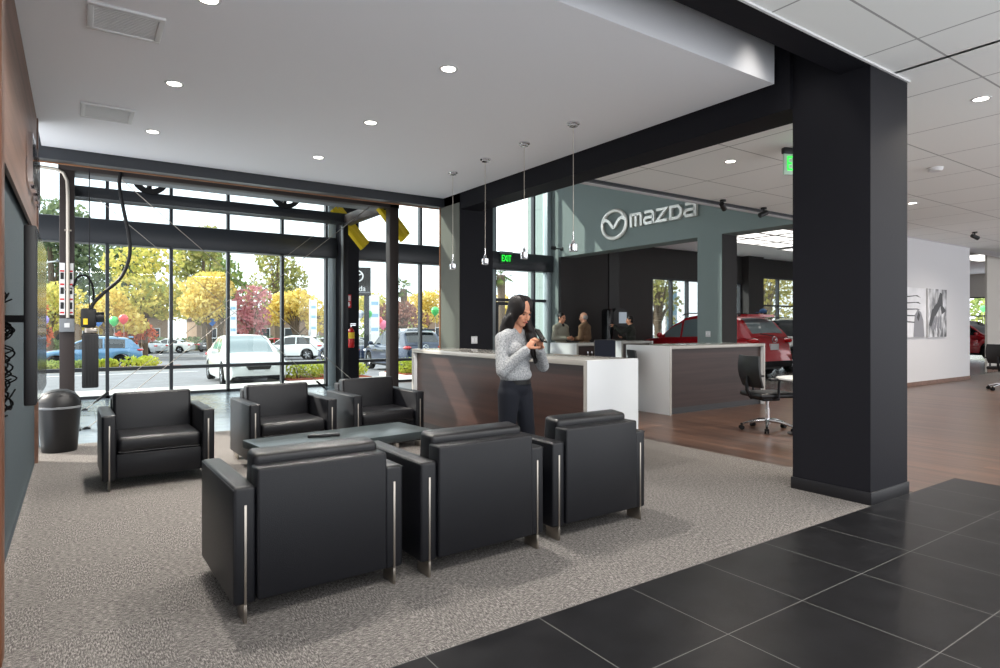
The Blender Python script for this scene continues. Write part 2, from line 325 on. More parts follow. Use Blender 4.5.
# showroom behind the emblem wall
sbox('wall_showroom', 'graphite', 12.23, 15.96, 14.3, 14.46, 0, 4.07); sbox('wall_showroom_niche_shade', 'black_plastic', 13.95, 14.4, 14.27, 14.3, 1.9, 4.07)  # the black slab is flat: it paints the shade of a recess
sbox('wall_showroom_header', 'graphite', 15.96, 20.95, 14.3, 14.46, 3.06, 4.07); sbox('wall_showroom_header_right', 'graphite', 21.9, 24.8, 14.3, 14.46, 3.36, 4.07); sbox('wall_showroom_pier', 'graphite', 20.95, 21.9, 14.0, 14.46, 0, 4.07)
sbox('wall_showroom_low', 'graphite', 24.8, 38, 14.3, 14.46, 0, 4.07); sbox('ceiling_showroom', 'ceiling_white', 12.23, 38, 7.0, 14.46, 4.07, 4.2)
sbox('wall_white', 'plaster', 14.8, 19.75, 6.6, 6.9, 0, 4.07); sbox('wall_beige', 'beige_wall', 23.2, 30, 7.3, 7.36, 0, 4.07); sbox('baseboard_white', 'wall_wood', 14.8, 19.75, 6.585, 6.6, 0, .09); sbox('baseboard_beige', 'wall_wood', 23.2, 30, 7.285, 7.3, 0, .09)
sbox('wall_far_right', 'beige_wall', 38, 38.1, -1.6, 9.0, 0, 4.07); sbox('wall_far_top', 'beige_wall', 38, 38.1, 9.0, 14.46, 2.9, 4.07)
sbox('ceiling_drop', 'ceiling_white', 12.23, 38, 6.5, 7.0, 3.5, 4.2)
# glass fronts: each window is a frame with its panes and its dark transom band
def window(n, x0, x1, mull, band, zt, rails=(), jambs=(), y=14.5, label=None, low=0.):
    f = MB(); hw = .03
    for x in mull: f.box(x - hw, x + hw, y - .08, y + .06, low, zt)
    f.box(x0, x1, y - .08, y + .06, low, low + .05).box(x0, x1, y - .08, y + .06, zt - .06, zt)
    for z0, z1 in rails: f.box(x0, x1, y - .078, y + .06, z0, z1)
    o = struct(f.build('window_%d' % n, 'dark_frame', smooth=0), label)
    MB().box(x0, x1, y - .006, y + .006, low + .03, zt - .03).build('pane', 'window_glass', o, 0)
    if band: MB().box(x0 + .02, x1 - .02, y - .24, y + .1, band[0], band[1], bev=.03).build('transom_band', 'dark_frame', o)
    for a, b in jambs: MB().box(a, b, y - .14, y + .08, low, zt, bev=.01).build('jamb', 'light_frame', o)
    return o
window(1, -3.1, 5.12, (-3.07, -1.75, -.6, .51, 1.63, 2.73, 3.88, 4.9), (3.02, 3.5), 9.2, ((.53, .6), (6.3, 6.4)), ((4.92, 5.1),), label='wide glass wall left of the dark column')
window(2, 5.53, 9.46, (5.56, 7.39, 9.43), (3.02, 3.5), 5.85, ((.53, .6),), label='glass wall between the two dark columns')
window(3, 9.46, 11.7, (9.71, 11.09, 11.64), (3.0, 3.5), 5.85, ((2.12, 2.2),), ((9.47, 9.68), (11.52, 11.68)), label='entry glazing under the green sign')
sbox('wall_above_entry', 'plaster', 5.53, 11.7, 14.42, 14.6, 5.85, 9.2)
dr = struct(MB().frame(9.76, 11.05, .02, 2.1, .09, 14.47, 14.53).build('door_1', 'dark_frame', smooth=0), 'glass entry door in a dark frame')
MB().box(9.86, 9.90, 14.38, 14.42, .9, 1.3, bev=.01).build('door_handle', 'chrome', dr)
window(4, 15.96, 20.95, (16.0, 17.0, 17.85, 18.9, 20.9), None, 3.06, y=14.4, label='showroom window beyond the red car')
window(5, 21.9, 24.8, (21.95, 23.45, 24.75), None, 3.36, ((2.20, 2.26),), y=14.4, label='small paned window beyond the white car')
struct(MB().frame(9.0, 14.3, 0, 2.9, .06, 38, 38.08, 'Y').box(38.0, 38.08, 11.6, 11.66, 0, 2.9).box(38.0, 38.08, 9.0, 14.3, 1.9, 1.96).build('window_6', 'dark_frame'), 'far right showroom window')
# exterior pier seen through the entry glazing
px_ = MB().box(11.72, 13.4, 14.62, 15.6, -.2, 7.0)
for z in (1.4, 2.6, 3.8, 5.0): px_.box(11.712, 13.4, 14.61, 15.61, z, z + .012)
struct(px_.build('wall_outside_pier', 'grey_wall', smooth=0))

# ------------------------------------------------------------------ ground outside (falls away from the building)
GY = [(14.62, -.12), (18, -.24), (20, -.30), (22, -.34), (26, -.44), (33, -.66), (39, -.82), (48, -.98), (69, -1.26), (100, -1.5), (170, -1.8)]
def gz(y):
    for (a, za), (b, zb) in zip(GY, GY[1:]):
        if y <= b: return za + (zb - za) * max(0, (y - a)) / (b - a)
    return GY[-1][1]
def gstrip(name, m, x0, x1, ys, dz=0., flat=None):
    s = MB(); rings = []
    for y in ys: rings.append([s.bm.verts.new((x0, y, gz(y) + dz)), s.bm.verts.new((x1, y, gz(y) + dz))])
    s.skin(rings, False, False)
    return struct(s.build(name, m, smooth=0))
gstrip('ground_parking_lot', 'asphalt', -120, 160, [y for y, _ in GY])
struct(MB().box(-30, 60, 14.62, 17.4, -.3, -.10).build('path_sidewalk', 'concrete'))
for x0, x1, y0, y1, nm in ((-6, 4.6, 33.4, 35.8, 'kerb_island'), (4.9, 7.7, 17.9, 20.0, 'kerb_bed'), (8.7, 10.2, 18.2, 20.2, 'kerb_bed_far'), (-30, 60, 74, 77, 'kerb_rear')):
    struct(MB().box(x0, x1, y0, y1, gz(y1) - .2, gz(y0) + .07, bev=.04).build(nm, 'kerb')); struct(MB().box(x0 + .15, x1 - .15, y0 + .15, y1 - .15, gz(y1) - .1, gz(y0) + .1).build('ground_mulch', 'mulch'))
for k, x in enumerate((-3, 0, 3.2, 6.4, 9.4, 12.6, 15.6, 18.8)):
    s = MB(); s.skin([[s.bm.verts.new((x - .05, y, gz(y) + .01)), s.bm.verts.new((x + .05, y, gz(y) + .01))] for y in (63, 69, 73)], False, False); struct(s.build('ground_marking', 'road_paint', smooth=0))
s = MB(); s.skin([[s.bm.verts.new((-20, y, gz(y) + .01)), s.bm.verts.new((4.4, y, gz(y) + .01))] for y in (29.6, 29.9)], False, False); struct(s.build('ground_marking', 'road_paint', smooth=0))
# ================================================================== LOUNGE
def make_armchair(label):
    """local: rear edge at y = 0, front at y = .8, facing +y"""
    t = thing('armchair', label, 'armchair', group='black leather lounge armchairs')
    for s in (-1, 1):
        a = MB().box(s * .443, s * .337, 0, .80, .088, .652, bev=.018, seg=3).build('armrest', 'leather', t)
        MB().tube([(s * .440, .004, .640), (s * .440, .796, .640)], .004, 6).build('piping', 'leather_top', a)
        for y0, y1, yf in ((-.004, .012, .13), (.788, .804, .67)):
            l = MB().box(s * .395, s * .383, y0, y1, 0, .565, bev=.002)
            l.box(s * .396, s * .382, min(y0, yf), max(y1, yf), 0, .09, bev=.002)
            l.build('leg', 'brushed_steel', t)
    MB().box(-.338, .338, -.018, .11, .10, .735, bev=.014, seg=3).build('back_panel', 'leather', t)
    Mx = Matrix.Translation((0, .175, .58)) @ Matrix.Rotation(R(6), 4, 'X')
    MB().box(-.331, .331, -.075, .08, -.28, .210, bev=.03, seg=4, M=Mx).build('back_cushion', 'leather_top', t)
    c = MB().box(-.333, .333, .2, .785, .305, .455, bev=.045, seg=4).build('seat_cushion', 'leather_top', t)
    MB().tube([(-.32, .784, .325), (.32, .784, .325)], .005, 6).build('piping', 'leather', c)
    MB().box(-.336, .336, .09, .765, .10, .31, bev=.012).build('seat_base', 'leather', t)
    return t
ac = make_armchair('black armchair seen from behind, standing nearest the left wall')
ac.location = (1.056, 3.135, 0); ac.rotation_euler.z = R(1.2)
for x, y, a, lb in ((2.037, 3.12, .8, 'black armchair seen from behind, the middle of three with backs to us'), (3.028, 3.17, .6, 'black armchair seen from behind, beside the standing woman'),
                    (.624, 6.26, 181, 'black armchair facing us beside the domed trash can'), (1.838, 6.37, 182, 'black armchair facing us across the table, middle of the far row'), (2.953, 6.53, 182.5, 'black armchair facing us at the wooden end of the reception desk')):
    if a > 90: q = R(a - 180); x -= .8 * math.sin(q); y += .8 * math.cos(q)
    dup(ac, (x, y, 0), R(a), lb)
# coffee table
t = thing('coffee_table', 'long low black coffee table between the two rows of armchairs', 'table', (2.02, 5.50, 0), R(6.4))
MB().box(-.79, .79, -.325, .325, .355, .425, bev=.006).build('tabletop', 'table_top', t)
MB().box(-.74, .74, -.275, .275, .335, .355).build('apron', 'graphite', t)
for sx in (-1, 1):
    for sy in (-1, 1): MB().box(sx * .74, sx * .70, sy * .275, sy * .235, 0, .336, bev=.003).build('leg', 'brushed_steel', t)
    MB().box(sx * .735, sx * .705, -.235, .235, 0, .025).build('foot_rail', 'brushed_steel', t)
def remote(loc, rz, L, label):
    t = thing('remote_control', label, 'remote control', loc, rz)
    MB().box(-.028, .028, -L / 2, L / 2, 0, .026, bev=.007).build('case', 'black_plastic', t)
    k = MB()
    for i in range(int(L / .02) - 2):
        for j in (-.012, 0, .012): k.box(j - .004, j + .004, -L / 2 + .02 + i * .02, -L / 2 + .032 + i * .02, .0255, .0285, bev=.001, seg=1)
    k.build('buttons', 'grey_plastic', t)
remote((1.80, 5.50, .4255), R(70), .2, 'longer black remote control lying on the coffee table')
remote((1.905, 5.48, .4255), R(75), .14, 'short black remote control beside the longer one')
# trash can
t = thing('trash_can', 'round black trash can with domed swing lid by the wall end', 'trash can', (-.155, 8.66, 0))
MB().lathe((0, 0, 0), [(.165, 0), (.17, .01), (.205, .46), (.208, .50), (.196, .50), (.19, .47)], 36).build('bin', 'black_plastic', t)
MB().lathe((0, 0, .49), [(.214, 0), (.216, .02), (.205, .026)], 36).build('rim', 'grey_plastic', t)
l = MB().lathe((0, 0, .505), [(.21, 0), (.208, .035), (.19, .10), (.15, .155), (.08, .19), (.0, .2)], 36).build('dome_lid', 'black_plastic', t)
MB().tube([(.205 * math.cos(a) * .99, -.06 - .12 * math.sin(a), .545 + .145 * math.sin(a)) for a in [PI * i / 16 for i in range(17)]], .004, 6).build('flap_edge', 'black_gloss', l)

# ================================================================== COUNTERS
def counter(name, label, x0, x1, y0, y1, H, front, end_t=.045, rec=.06, plinth=True, cat='reception desk'):
    """front: '-X' or '-Y', the side with the dark panel; white waterfall ends on the two other sides"""
    t = thing(name, label, cat, ((x0 + x1) / 2, (y0 + y1) / 2, 0)); cx, cy = (x0 + x1) / 2, (y0 + y1) / 2
    X0, X1, Y0, Y1 = x0 - cx, x1 - cx, y0 - cy, y1 - cy
    ax = front == '-X'
    MB().box(X0 if ax else X0 + end_t, X1 if ax else X1 - end_t, Y0 + end_t if ax else Y0, Y1 - end_t if ax else Y1, H - .05, H, bev=.002).build('countertop', 'counter_top', t)
    if front == '-X':
        for a, b in ((Y0, Y0 + end_t), (Y1 - end_t, Y1)): o = MB().box(X0 + .004, X1, a, b, 0, H, bev=.001).build('end_panel', 'white_solid', t); MB().box(X0, X0 + .004, a, b, 0, H).build('front_edge', 'counter_top', o)
        MB().box(X0 + rec, X0 + rec + .03, Y0 + end_t, Y1 - end_t, .1, H - .045).build('front_panel', 'wenge', t)
        MB().box(X0 + rec + .02, X0 + rec + .04, Y0 + end_t, Y1 - end_t, 0, .1).build('plinth', 'black_tile', t)
        MB().box(X0 + .3, X1 - .1, Y0 + end_t, Y1 - end_t, .70, .73).build('work_shelf', 'wenge', t)
    else:
        for a, b in ((X0, X0 + end_t), (X1 - end_t, X1)): o = MB().box(a, b, Y0 + .004, Y1, 0, H, bev=.001).build('end_panel', 'white_solid', t); MB().box(a, b, Y0, Y0 + .004, 0, H).build('front_edge', 'counter_top', o)
        MB().box(X0 + end_t, X1 - end_t, Y0 + rec, Y0 + rec + .03, .1, H - .045).build('front_panel', 'wenge_x', t)
        MB().box(X0 + end_t, X1 - end_t, Y0 + rec + .005, Y0 + rec + .035, 0, .1).build('plinth', 'black_tile', t)
        MB().box(X0 + end_t, X1 - end_t, Y0 + .3, Y1 - .1, .70, .73).build('work_shelf', 'wenge_x', t)
    return t
counter('reception_desk', 'long reception desk with dark wood front and white end behind the woman', 3.90, 4.58, 4.28, 7.9, 1.1, '-X')
counter('reception_desk', 'reception desk with dark wood front on the wooden floor by the office chair', 7.78, 10.37, 6.6, 7.55, 1.1, '-Y')
c3 = counter('podium_desk', 'small white podium desk beside the monitor, dark front', 7.55, 8.27, 8.56, 9.32, 1.1, '-Y', cat='desk')
for s in (-.09, .01): MB().box(s + .02, s + .035, -.36, -.325, .80, .95, bev=.003).build('handle', 'chrome', c3)
counter('podium_desk', 'small white podium desk behind the mesh chair back', 9.3, 10.25, 9.15, 9.85, 1.1, '-Y', cat='desk')
# staff table that carries the monitor
t = thing('staff_table', 'plain staff table behind the long reception desk carrying the monitor', 'table', (6.75, 7.1, 0))
MB().box(-.3, .3, -.35, .35, .72, .75, bev=.004).build('tabletop', 'white_solid', t)
for sx in (-.26, .26):
    for sy in (-.31, .31): MB().box(sx - .02, sx + .02, sy - .02, sy + .02, 0, .72).build('leg', 'brushed_steel', t)
t = thing('monitor', 'black computer monitor above the reception counter', 'monitor', (6.8, 7.05, .7505), R(-38))
MB().box(-.165, .165, -.02, .02, .12, .46, bev=.008).build('screen_case', 'black_plastic', t); MB().box(-.155, .155, -.0215, -.0195, .13, .45).build('screen', 'screen_off', t)
MB().box(-.03, .03, .005, .03, .0, .2).box(-.11, .11, -.07, .09, 0, .012, bev=.004).build('stand', 'black_plastic', t)

# ---- office chairs
def office_chair(label, loc, rz, cat='office chair'):
    """faces +x"""
    t = thing('office_chair', label, cat, loc, rz)
    b = MB()
    for k in range(5):
        a = 2 * PI * k / 5 + .35; c, s_ = math.cos(a), math.sin(a)
        b.tube([(.03 * c, .03 * s_, .125), (.16 * c, .16 * s_, .115), (.30 * c, .30 * s_, .075)], [.026, .022, .014], 8)
    b.cyl((0, 0, .08), (0, 0, .15), .035); b.build('star_base', 'chrome', t)
    for k in range(5):
        a = 2 * PI * k / 5 + .35; c, s_ = math.cos(a), math.sin(a); p = Vector((.31 * c, .31 * s_, .03))
        w_ = MB(); n = Vector((-s_, c, 0))
        for q in (-1, 1): w_.cyl(p + n * (.008 * q), p + n * (.026 * q), .03, n=18)
        w_.box(p.x - .01, p.x + .01, p.y - .01, p.y + .01, .03, .085); w_.build('caster', 'rubber', t)
    MB().cyl((0, 0, .15), (0, 0, .28), .026).cyl((0, 0, .27), (0, 0, .40), .016).build('gas_column', 'chrome', t)
    MB().box(-.12, .12, -.09, .09, .38, .43, bev=.02).build('mechanism', 'dark_metal', t)
    MB().box(-.24, .25, -.24, .24, .43, .495, bev=.028, seg=4).build('seat', 'black_plastic', t)
    bk = MB(); rings = []
    for i in range(9):
        f = i / 8; z = .56 + .40 * f; x = -.235 - .05 * f - .03 * math.sin(PI * f); hw = .215 + .02 * math.sin(PI * f)
        rings.append([bk.bm.verts.new((x + .03 * (abs(y) / .22) ** 2 + dx, y * hw / .22, z)) for dx in (0, .022) for y in ((-.22, -.15, -.07, 0, .07, .15, .22) if dx == 0 else (.22, .15, .07, 0, -.07, -.15, -.22))])
    bk.skin(rings); bk.build('backrest', 'black_plastic', t)
    MB().tube([(-.02, 0, .41), (-.22, 0, .43), (-.275, 0, .52), (-.285, 0, .70)], [.03, .03, .025, .015], 10).build('back_support', 'dark_metal', t)
    for s_ in (-1, 1):
        MB().tube([(-.05, s_ * .2, .42), (-.03, s_ * .27, .45), (-.02, s_ * .275, .66)], .016, 8).build('arm_post', 'dark_metal', t)
        MB().box(-.16, .12, s_ * .275 - .035, s_ * .275 + .035, .655, .69, bev=.014, seg=3).build('armrest', 'black_plastic', t)
    return t
oc = office_chair('black office chair on chrome base in front of the second reception desk', (7.80, 4.93, 0), R(-25)); oc.scale = (1.1, 1.1, 1.06)
dup(oc, (16.98, 5.0, 0), R(-10), 'black office chair cut off by the right edge of the photo')
dup(oc, (7.43, 7.45, 0), R(150), 'black office chair back showing between the monitor and second desk')
t = thing('round_table', 'round white pedestal table partly hidden by the big column', 'table', (7.93, 4.42, 0))
MB().lathe((0, 0, 0), [(.39, .715), (.40, .72), (.40, .738), (.39, .743)], 48).build('tabletop', 'white_solid', t)
MB().cyl((0, 0, .02), (0, 0, .715), .035).build('pedestal', 'brushed_steel', t); MB().lathe((0, 0, 0), [(.26, 0), (.26, .012), (.05, .03)], 40).build('foot_plate', 'dark_metal', t)

# ================================================================== CEILING FIXTURES
def downlight(loc, label, group):
    t = thing('downlight', label, 'ceiling light', loc, group=group)
    MB().lathe((0, 0, 0), [(.058, -.004), (.078, -.004), (.08, 0), (.058, 0), (.058, -.004)], 32).build('trim_ring', 'white_trim', t)
    MB().lathe((0, 0, 0), [(.0001, -.003), (.057, -.003), (.057, 0), (.0001, 0)], 32).build('lens', 'lamp_glow', t)
    return t
G1 = 'recessed lights in the white ceiling'
p0 = downlight((.72, 4.45, 3.57), 'recessed light beside the larger ceiling vent, at the top edge', G1)
for x, y, lb in ((.72, 6.17, 'recessed light between the two ceiling vents'), (.70, 7.83, 'recessed light nearest the smaller, far ceiling vent'), (2.57, 4.52, 'recessed light alone in the middle of the white ceiling'),
                 (2.57, 6.18, 'recessed light midway along the inner row of ceiling lights'), (2.55, 7.83, 'recessed light nearest the yellow sheets and window header')): dup(p0, (x, y, 3.57), 0, lb)
G2 = 'recessed lights in the tiled ceiling'
p1 = downlight((6.82, 4.82, 3.5), 'recessed light in the tile ceiling left of the big column', G2)
for x, y, lb in ((6.84, 2.2, 'recessed light in the tile ceiling right of the big column top'), (11.68, 4.72, 'recessed light in the far tile ceiling above the white wall')): dup(p1, (x, y, 3.5), 0, lb)
def vent(x, y, lx, ly, label):
    t = thing('ceiling_vent', label, 'ceiling vent', (x, y, 3.57), group='white vents in the left part of the ceiling')
    MB().frame(-lx / 2, lx / 2, -ly / 2, ly / 2, .035, -.03, 0) if 0 else None
    f = MB()
    for a in ((-lx / 2, lx / 2, -ly / 2, -ly / 2 + .04), (-lx / 2, lx / 2, ly / 2 - .04, ly / 2), (-lx / 2, -lx / 2 + .04, -ly / 2 + .04, ly / 2 - .04), (lx / 2 - .04, lx / 2, -ly / 2 + .04, ly / 2 - .04)): f.box(*a, -.022, 0, bev=.006)
    f.build('frame', 'white_trim', t)
    MB().box(-lx / 2 + .04, lx / 2 - .04, -ly / 2 + .04, ly / 2 - .04, -.002, 0).build('backing', 'white_trim', t)
    g = MB(); n = 14
    for i in range(n):
        yy = -ly / 2 + .05 + (ly - .1) * i / (n - 1); g.box(-lx / 2 + .04, lx / 2 - .04, yy - .009, yy + .009, -.012, -.009)
    g.build('grille', 'white_trim', t)
vent(.29, 5.11, .46, .44, 'larger white ceiling vent nearest the top left corner'); vent(.26, 7.38, .45, .48, 'smaller looking white ceiling vent farther from us')
# pendants
def pendant(x, y, label):
    t = thing('pendant_lamp', label, 'pendant lamp', (x, y, 3.57), group='small chrome pendants over the reception desk')
    MB().lathe((0, 0, 0), [(.068, 0), (.068, -.014), (.046, -.018), (.046, -.038), (.03, -.042), (.001, -.042)], 28).build('canopy', 'chrome', t)
    MB().cyl((0, 0, -1.16), (0, 0, -.05), .0035, n=8).build('cord', 'conduit', t)
    l = MB().lathe((0, 0, -1.36), [(.001, 0), (.044, 0), (.046, .004), (.046, .075), (.02, .08), (.016, .12), (.008, .125), (.006, .21), (.001, .21)], 28).build('lamp_body', 'chrome', t)
    MB().lathe((0, 0, -1.362), [(.001, 0), (.03, 0), (.03, .003), (.001, .003)], 20).build('bulb', 'white_trim', l)
    return t
pd = pendant(4.345, 4.98, 'chrome pendant lamp nearest us, beside the emblem wall edge')
for y, lb in ((5.85, 'chrome pendant lamp hanging just right of the green exit sign'), (6.69, 'chrome pendant lamp hanging just left of the green exit sign'), (7.52, 'chrome pendant lamp in front of the sunlit column face')): dup(pd, (4.345, y, 3.57), 0, lb)
t = thing('smoke_detector', 'round white smoke detector on the tile ceiling right of the column', 'smoke detector', (9.33, 3.5, 3.5))
MB().lathe((0, 0, 0), [(.09, 0), (.09, -.015), (.07, -.045), (.001, -.05)], 28).build('housing', 'white_trim', t)
def camera_spot(loc, rz, label):
    t = thing('spotlight', label, 'ceiling spotlight', loc, rz, 'small black spotlights on the tile ceiling')
    MB().cyl((0, 0, 0), (0, 0, -.03), .05).cyl((0, 0, -.03), (0, 0, -.08), .014).build('mount', 'black_plastic', t)
    MB().cyl((-.07, 0, -.08), (.08, 0, -.14), .04, .046).build('head', 'black_plastic', t)
camera_spot((8.8, 6.36, 3.5), R(20), 'small black spotlight at the ceiling edge above the emblem lettering'); camera_spot((9.98, 6.38, 3.5), R(160), 'small black spotlight at the ceiling edge nearer the big column'); camera_spot((16.4, 5.39, 3.5), R(-30), 'small black spotlight on the ceiling before the far right gap')
t = thing('wall_spotlight', 'small black bracket lamp on the emblem wall near the last pendant', 'wall lamp', (11.7, 13.9, 3.66)); MB().box(-.03, 0, -.05, .05, -.05, .05, bev=.01).cyl((-.02, 0, 0), (-.3, 0, 0), .018).build('arm', 'black_plastic', t); MB().cyl((-.36, .05, .02), (-.28, -.05, 0), .05).build('head', 'black_plastic', t)
# exit signs
def exit_sign(label, loc, rz, w_, h_, hang, group=None):
    t = thing('exit_sign', label, 'exit sign', loc, rz)
    MB().box(-w_ / 2, w_ / 2, -.012, .012, -h_ / 2, h_ / 2, bev=.004).build('panel', 'exit_dark' if not hang else 'acrylic', t)
    MB().box(-w_ / 2 - .01, w_ / 2 + .01, -.03, .03, h_ / 2, h_ / 2 + .07, bev=.01).build('housing', 'dark_metal' if hang else 'grey_plastic', t)
    me = text_mesh('EXIT', h_ * .98, .004)
    for v in me.vertices: v.co = Vector((v.co.x * w_ * .92 / (h_ * 2.25), -v.co.z - .016, v.co.y))
    link('lettering', me, 'exit_green', t)
    return t
exit_sign('lit green exit sign on the dark band above the entry door', (9.92, 14.2, 3.30), 0, .40, .26, False)
exit_sign('hanging green exit sign half hidden by the big column', (6.83, 3.95, 3.27), R(-25), .34, .24, True)
# outlets and switch
def plate(label, loc, rz, w_=.12, h_=.12, name='wall_outlet', cat='outlet'):
    t = thing(name, label, cat, loc, rz); MB().box(-w_ / 2, w_ / 2, -.008, 0, -h_ / 2, h_ / 2, bev=.004).build('cover_plate', 'white_trim', t)
    for s in (-1, 1): MB().box(s * w_ / 4 - .016, s * w_ / 4 + .016, -.012, -.006, -.03, .03, bev=.003).build('socket', 'white_paint', t)
plate('white outlet plate on the column behind the reception desk', (5.42, 8.68, 1.19), 0, .12, .12)
plate('white outlet plate on the grey pillar above the second desk', (11.7, 8.84, 1.24), R(-90), .13, .13)
plate('black outlet plate with cables on the left wall', (-.36, 3.75, 1.55), R(90), .09, .2) if 0 else None
# extinguisher + its sign
t = thing('extinguisher_sign', 'red extinguisher arrow sign on the dark column', 'sign', (5.28, 13.998, 2.0))
MB().box(-.055, .055, -.004, 0, -.155, .155).build('panel', 'red_sign', t)
MB().prism([(-.035, -.07), (0, -.125), (.035, -.07), (.014, -.07), (.014, -.02), (-.014, -.02), (-.014, -.07)], 'Y', -.007, -.004).frame(-.035, .035, .01, .13, .014, -.007, -.004).box(-.012, .012, -.007, -.004, .035, .11).build('pictogram', 'white_paint', t)
t = thing('fire_extinguisher', 'red fire extinguisher hung on the dark column', 'fire extinguisher', (5.30, 13.91, .93))
MB().lathe((0, 0, 0), [(.001, -.01), (.07, -.01), (.078, .01), (.078, .36), (.06, .41), (.025, .44), (.025, .47), (.001, .47)], 24).build('cylinder_body', 'red_gloss', t)
MB().lathe((0, 0, .2), [(.0785, 0), (.0795, 0), (.0795, .14), (.0785, .14)], 24).build('label_band', 'yellow_label', t)
MB().cyl((0, 0, .46), (0, 0, .52), .02).box(-.02, .11, -.012, .012, .50, .515).box(-.02, .12, -.012, .012, .535, .548).build('valve_handle', 'chrome', t)
MB().tube([(-.02, 0, .5), (-.09, -.02, .47), (-.1, -.03, .32), (-.09, -.03, .2)], .012, 8).build('hose', 'rubber', t); MB().box(-.03, .03, .07, .09, .15, .3).build('bracket', 'dark_metal', t)

# ================================================================== STEEL RIG BEHIND THE HEADER
rig = thing('steel_gantry', 'brown steel gantry frame standing before the wide glass wall', 'gantry', (2.3, 11.4, 0))
def rb(name, m, *b, bev=.006): return MB().box(b[0] - 2.3, b[1] - 2.3, b[2] - 11.4, b[3] - 11.4, b[4], b[5], bev=bev).build(name, m, rig)
for x in (-.10, 4.70):
    rb('post', 'steel_brown', x - .085, x + .085, 10.22, 10.40, 0, 3.53 if x < 1 else 3.62); rb('post', 'dark_metal', x - .09, x + .02, 12.54, 12.68, 0, 3.6)
    rb('side_beam', 'steel_brown', x - .08, x + .08, 10.4, 12.54, 3.53, 3.74); rb('base_plate', 'dark_metal', x - .16, x + .16, 10.15, 10.47, 0, .02)
rb('front_beam', 'steel_brown', -.2, 4.80, 10.22, 10.40, 3.53, 3.76); rb('front_soffit', 'grey_plastic', -.02, 4.62, 10.4, 10.8, 3.55, 3.57); rb('rear_beam', 'dark_frame', -.2, 4.80, 12.52, 12.70, 3.58, 3.77); rb('rear_flange', 'dark_frame', -.2, 4.80, 12.42, 12.8, 3.565, 3.58)
def wheel_(x):
    m = MB().lathe((x - 2.3, 1.08, 4.03), [(.20, -.04), (.29, -.04), (.27, -.015), (.27, .015), (.29, .04), (.20, .04), (.20, -.04)], 36, 'Y')
    for k in range(6): m.cyl((x - 2.3, 1.08, 4.03), (x - 2.3 + .22 * math.cos(k * PI / 3 + .3), 1.08, 4.03 + .22 * math.sin(k * PI / 3 + .3)), .02, n=8)
    o = m.build('pulley', 'black_plastic', rig); MB().cyl((x - 2.3, .98, 4.03), (x - 2.3, 1.18, 4.03), .03).box(x - 2.33, x - 2.27, 1.14, 1.18, 3.76, 4.08).build('axle', 'dark_metal', o)
wheel_(1.08); wheel_(3.42)
def turnbuckle_cable(label, a, b, f):
    t = thing('bracing_cable', label, 'cable', a); A, B = Vector(a), Vector(b); d = B - A
    MB().cyl((0, 0, 0), d, .006, n=6).build('wire', 'brushed_steel', t)
    n = d.normalized(); MB().cyl(d * f - n * .11, d * f + n * .11, .022, n=10).cyl(d * f - n * .18, d * f - n * .11, .012, n=8).build('turnbuckle', 'dark_metal', t)
    MB().lathe((0, 0, 0), [(.05, 0), (.05, .012), (.02, .03), (.001, .03)], 16).build('floor_anchor', 'dark_metal', t)
turnbuckle_cable('steel bracing cable anchored on the tile near the trash can', (.12, 10.30, 0), (4.36, 10.3, 3.6), .075)
turnbuckle_cable('front bracing cable running down towards the fire extinguisher column', (4.5, 10.31, 0), (.42, 10.31, 3.6), .1)
turnbuckle_cable('rear bracing cable rising right behind the hanging black chain bag', (.12, 12.6, 0), (4.4, 12.6, 3.6), .06)
turnbuckle_cable('rear bracing cable falling right from the conduit side', (4.4, 12.62, 0), (.3, 12.62, 3.6), .06)
# yellow sheets hanging from the right end
def yellow(loc, label, ln=.98):
    t = thing('yellow_sheet', label, 'metal sheet', loc, group='yellow bent metal sheets at the gantry end')
    M_ = Matrix.Rotation(R(-41), 4, 'Y') @ Matrix.Rotation(R(25), 4, 'Z')
    s = MB(); prof = [(-.17, .05), (-.14, 0), (-.03, -.012), (0, .015), (.03, -.012), (.14, 0), (.17, .05)]
    prof = prof + [(x, y + .012) for x, y in prof[::-1]]
    s.skin([[s.bm.verts.new(M_ @ Vector((x, y, z))) for x, y in prof] for z in (.06, -ln)])
    s.build('bent_sheet', 'yellow_sheet', t)
    MB().cyl((0, .0, .0), (0, 0, .12), .012, n=8).build('hook', 'brushed_steel', t)
    return t
yellow((4.62, 12.90, 3.93), 'yellow bent sheet hanging left of the dark building column edge'); yellow((4.66, 10.55, 3.60), 'yellow bent sheet crossing behind the gantry front post', .68)
# control box and conduit on the front post
t = thing('control_box', 'grey control box and white labels fixed on the left gantry post', 'control box', (-.10, 10.2, 1.35))
MB().box(-.085, .085, -.07, .015, -.01, .17, bev=.01).build('box', 'grey_plastic', t); MB().box(-.03, .03, -.078, -.07, .05, .11, bev=.004).build('socket_cover', 'white_trim', t)
for s in (-.085, .01):
    l = MB().box(s, s + .062, .008, .018, .22, .92).build('label', 'white_paint', t)
    for z in (.24, .42, .62, .80): MB().box(s + .008, s + .054, .005, .008, z, z + .022).build('red_band', 'red_sign', l)
    for z in (.30, .50, .70): MB().box(s + .012, s + .05, .005, .008, z, z + .09).build('black_print', 'black_plastic', l)
t = thing('conduit_pipe', 'pale conduit pipe bending down the left gantry post', 'pipe', (-.10, 10.2, 1.5)); MB().tube([(-.9, .02, 2.06), (-.12, 0, 2.02), (-.04, 0, 1.98), (.0, 0, 1.88), (.01, -.01, 1.7), (.01, -.02, .03)], .022, 10).build('pipe', 'conduit', t)
for z in (.4, 1.2): MB().box(-.03, .05, -.03, .02, z, z + .02).build('strap', 'brushed_steel', t)
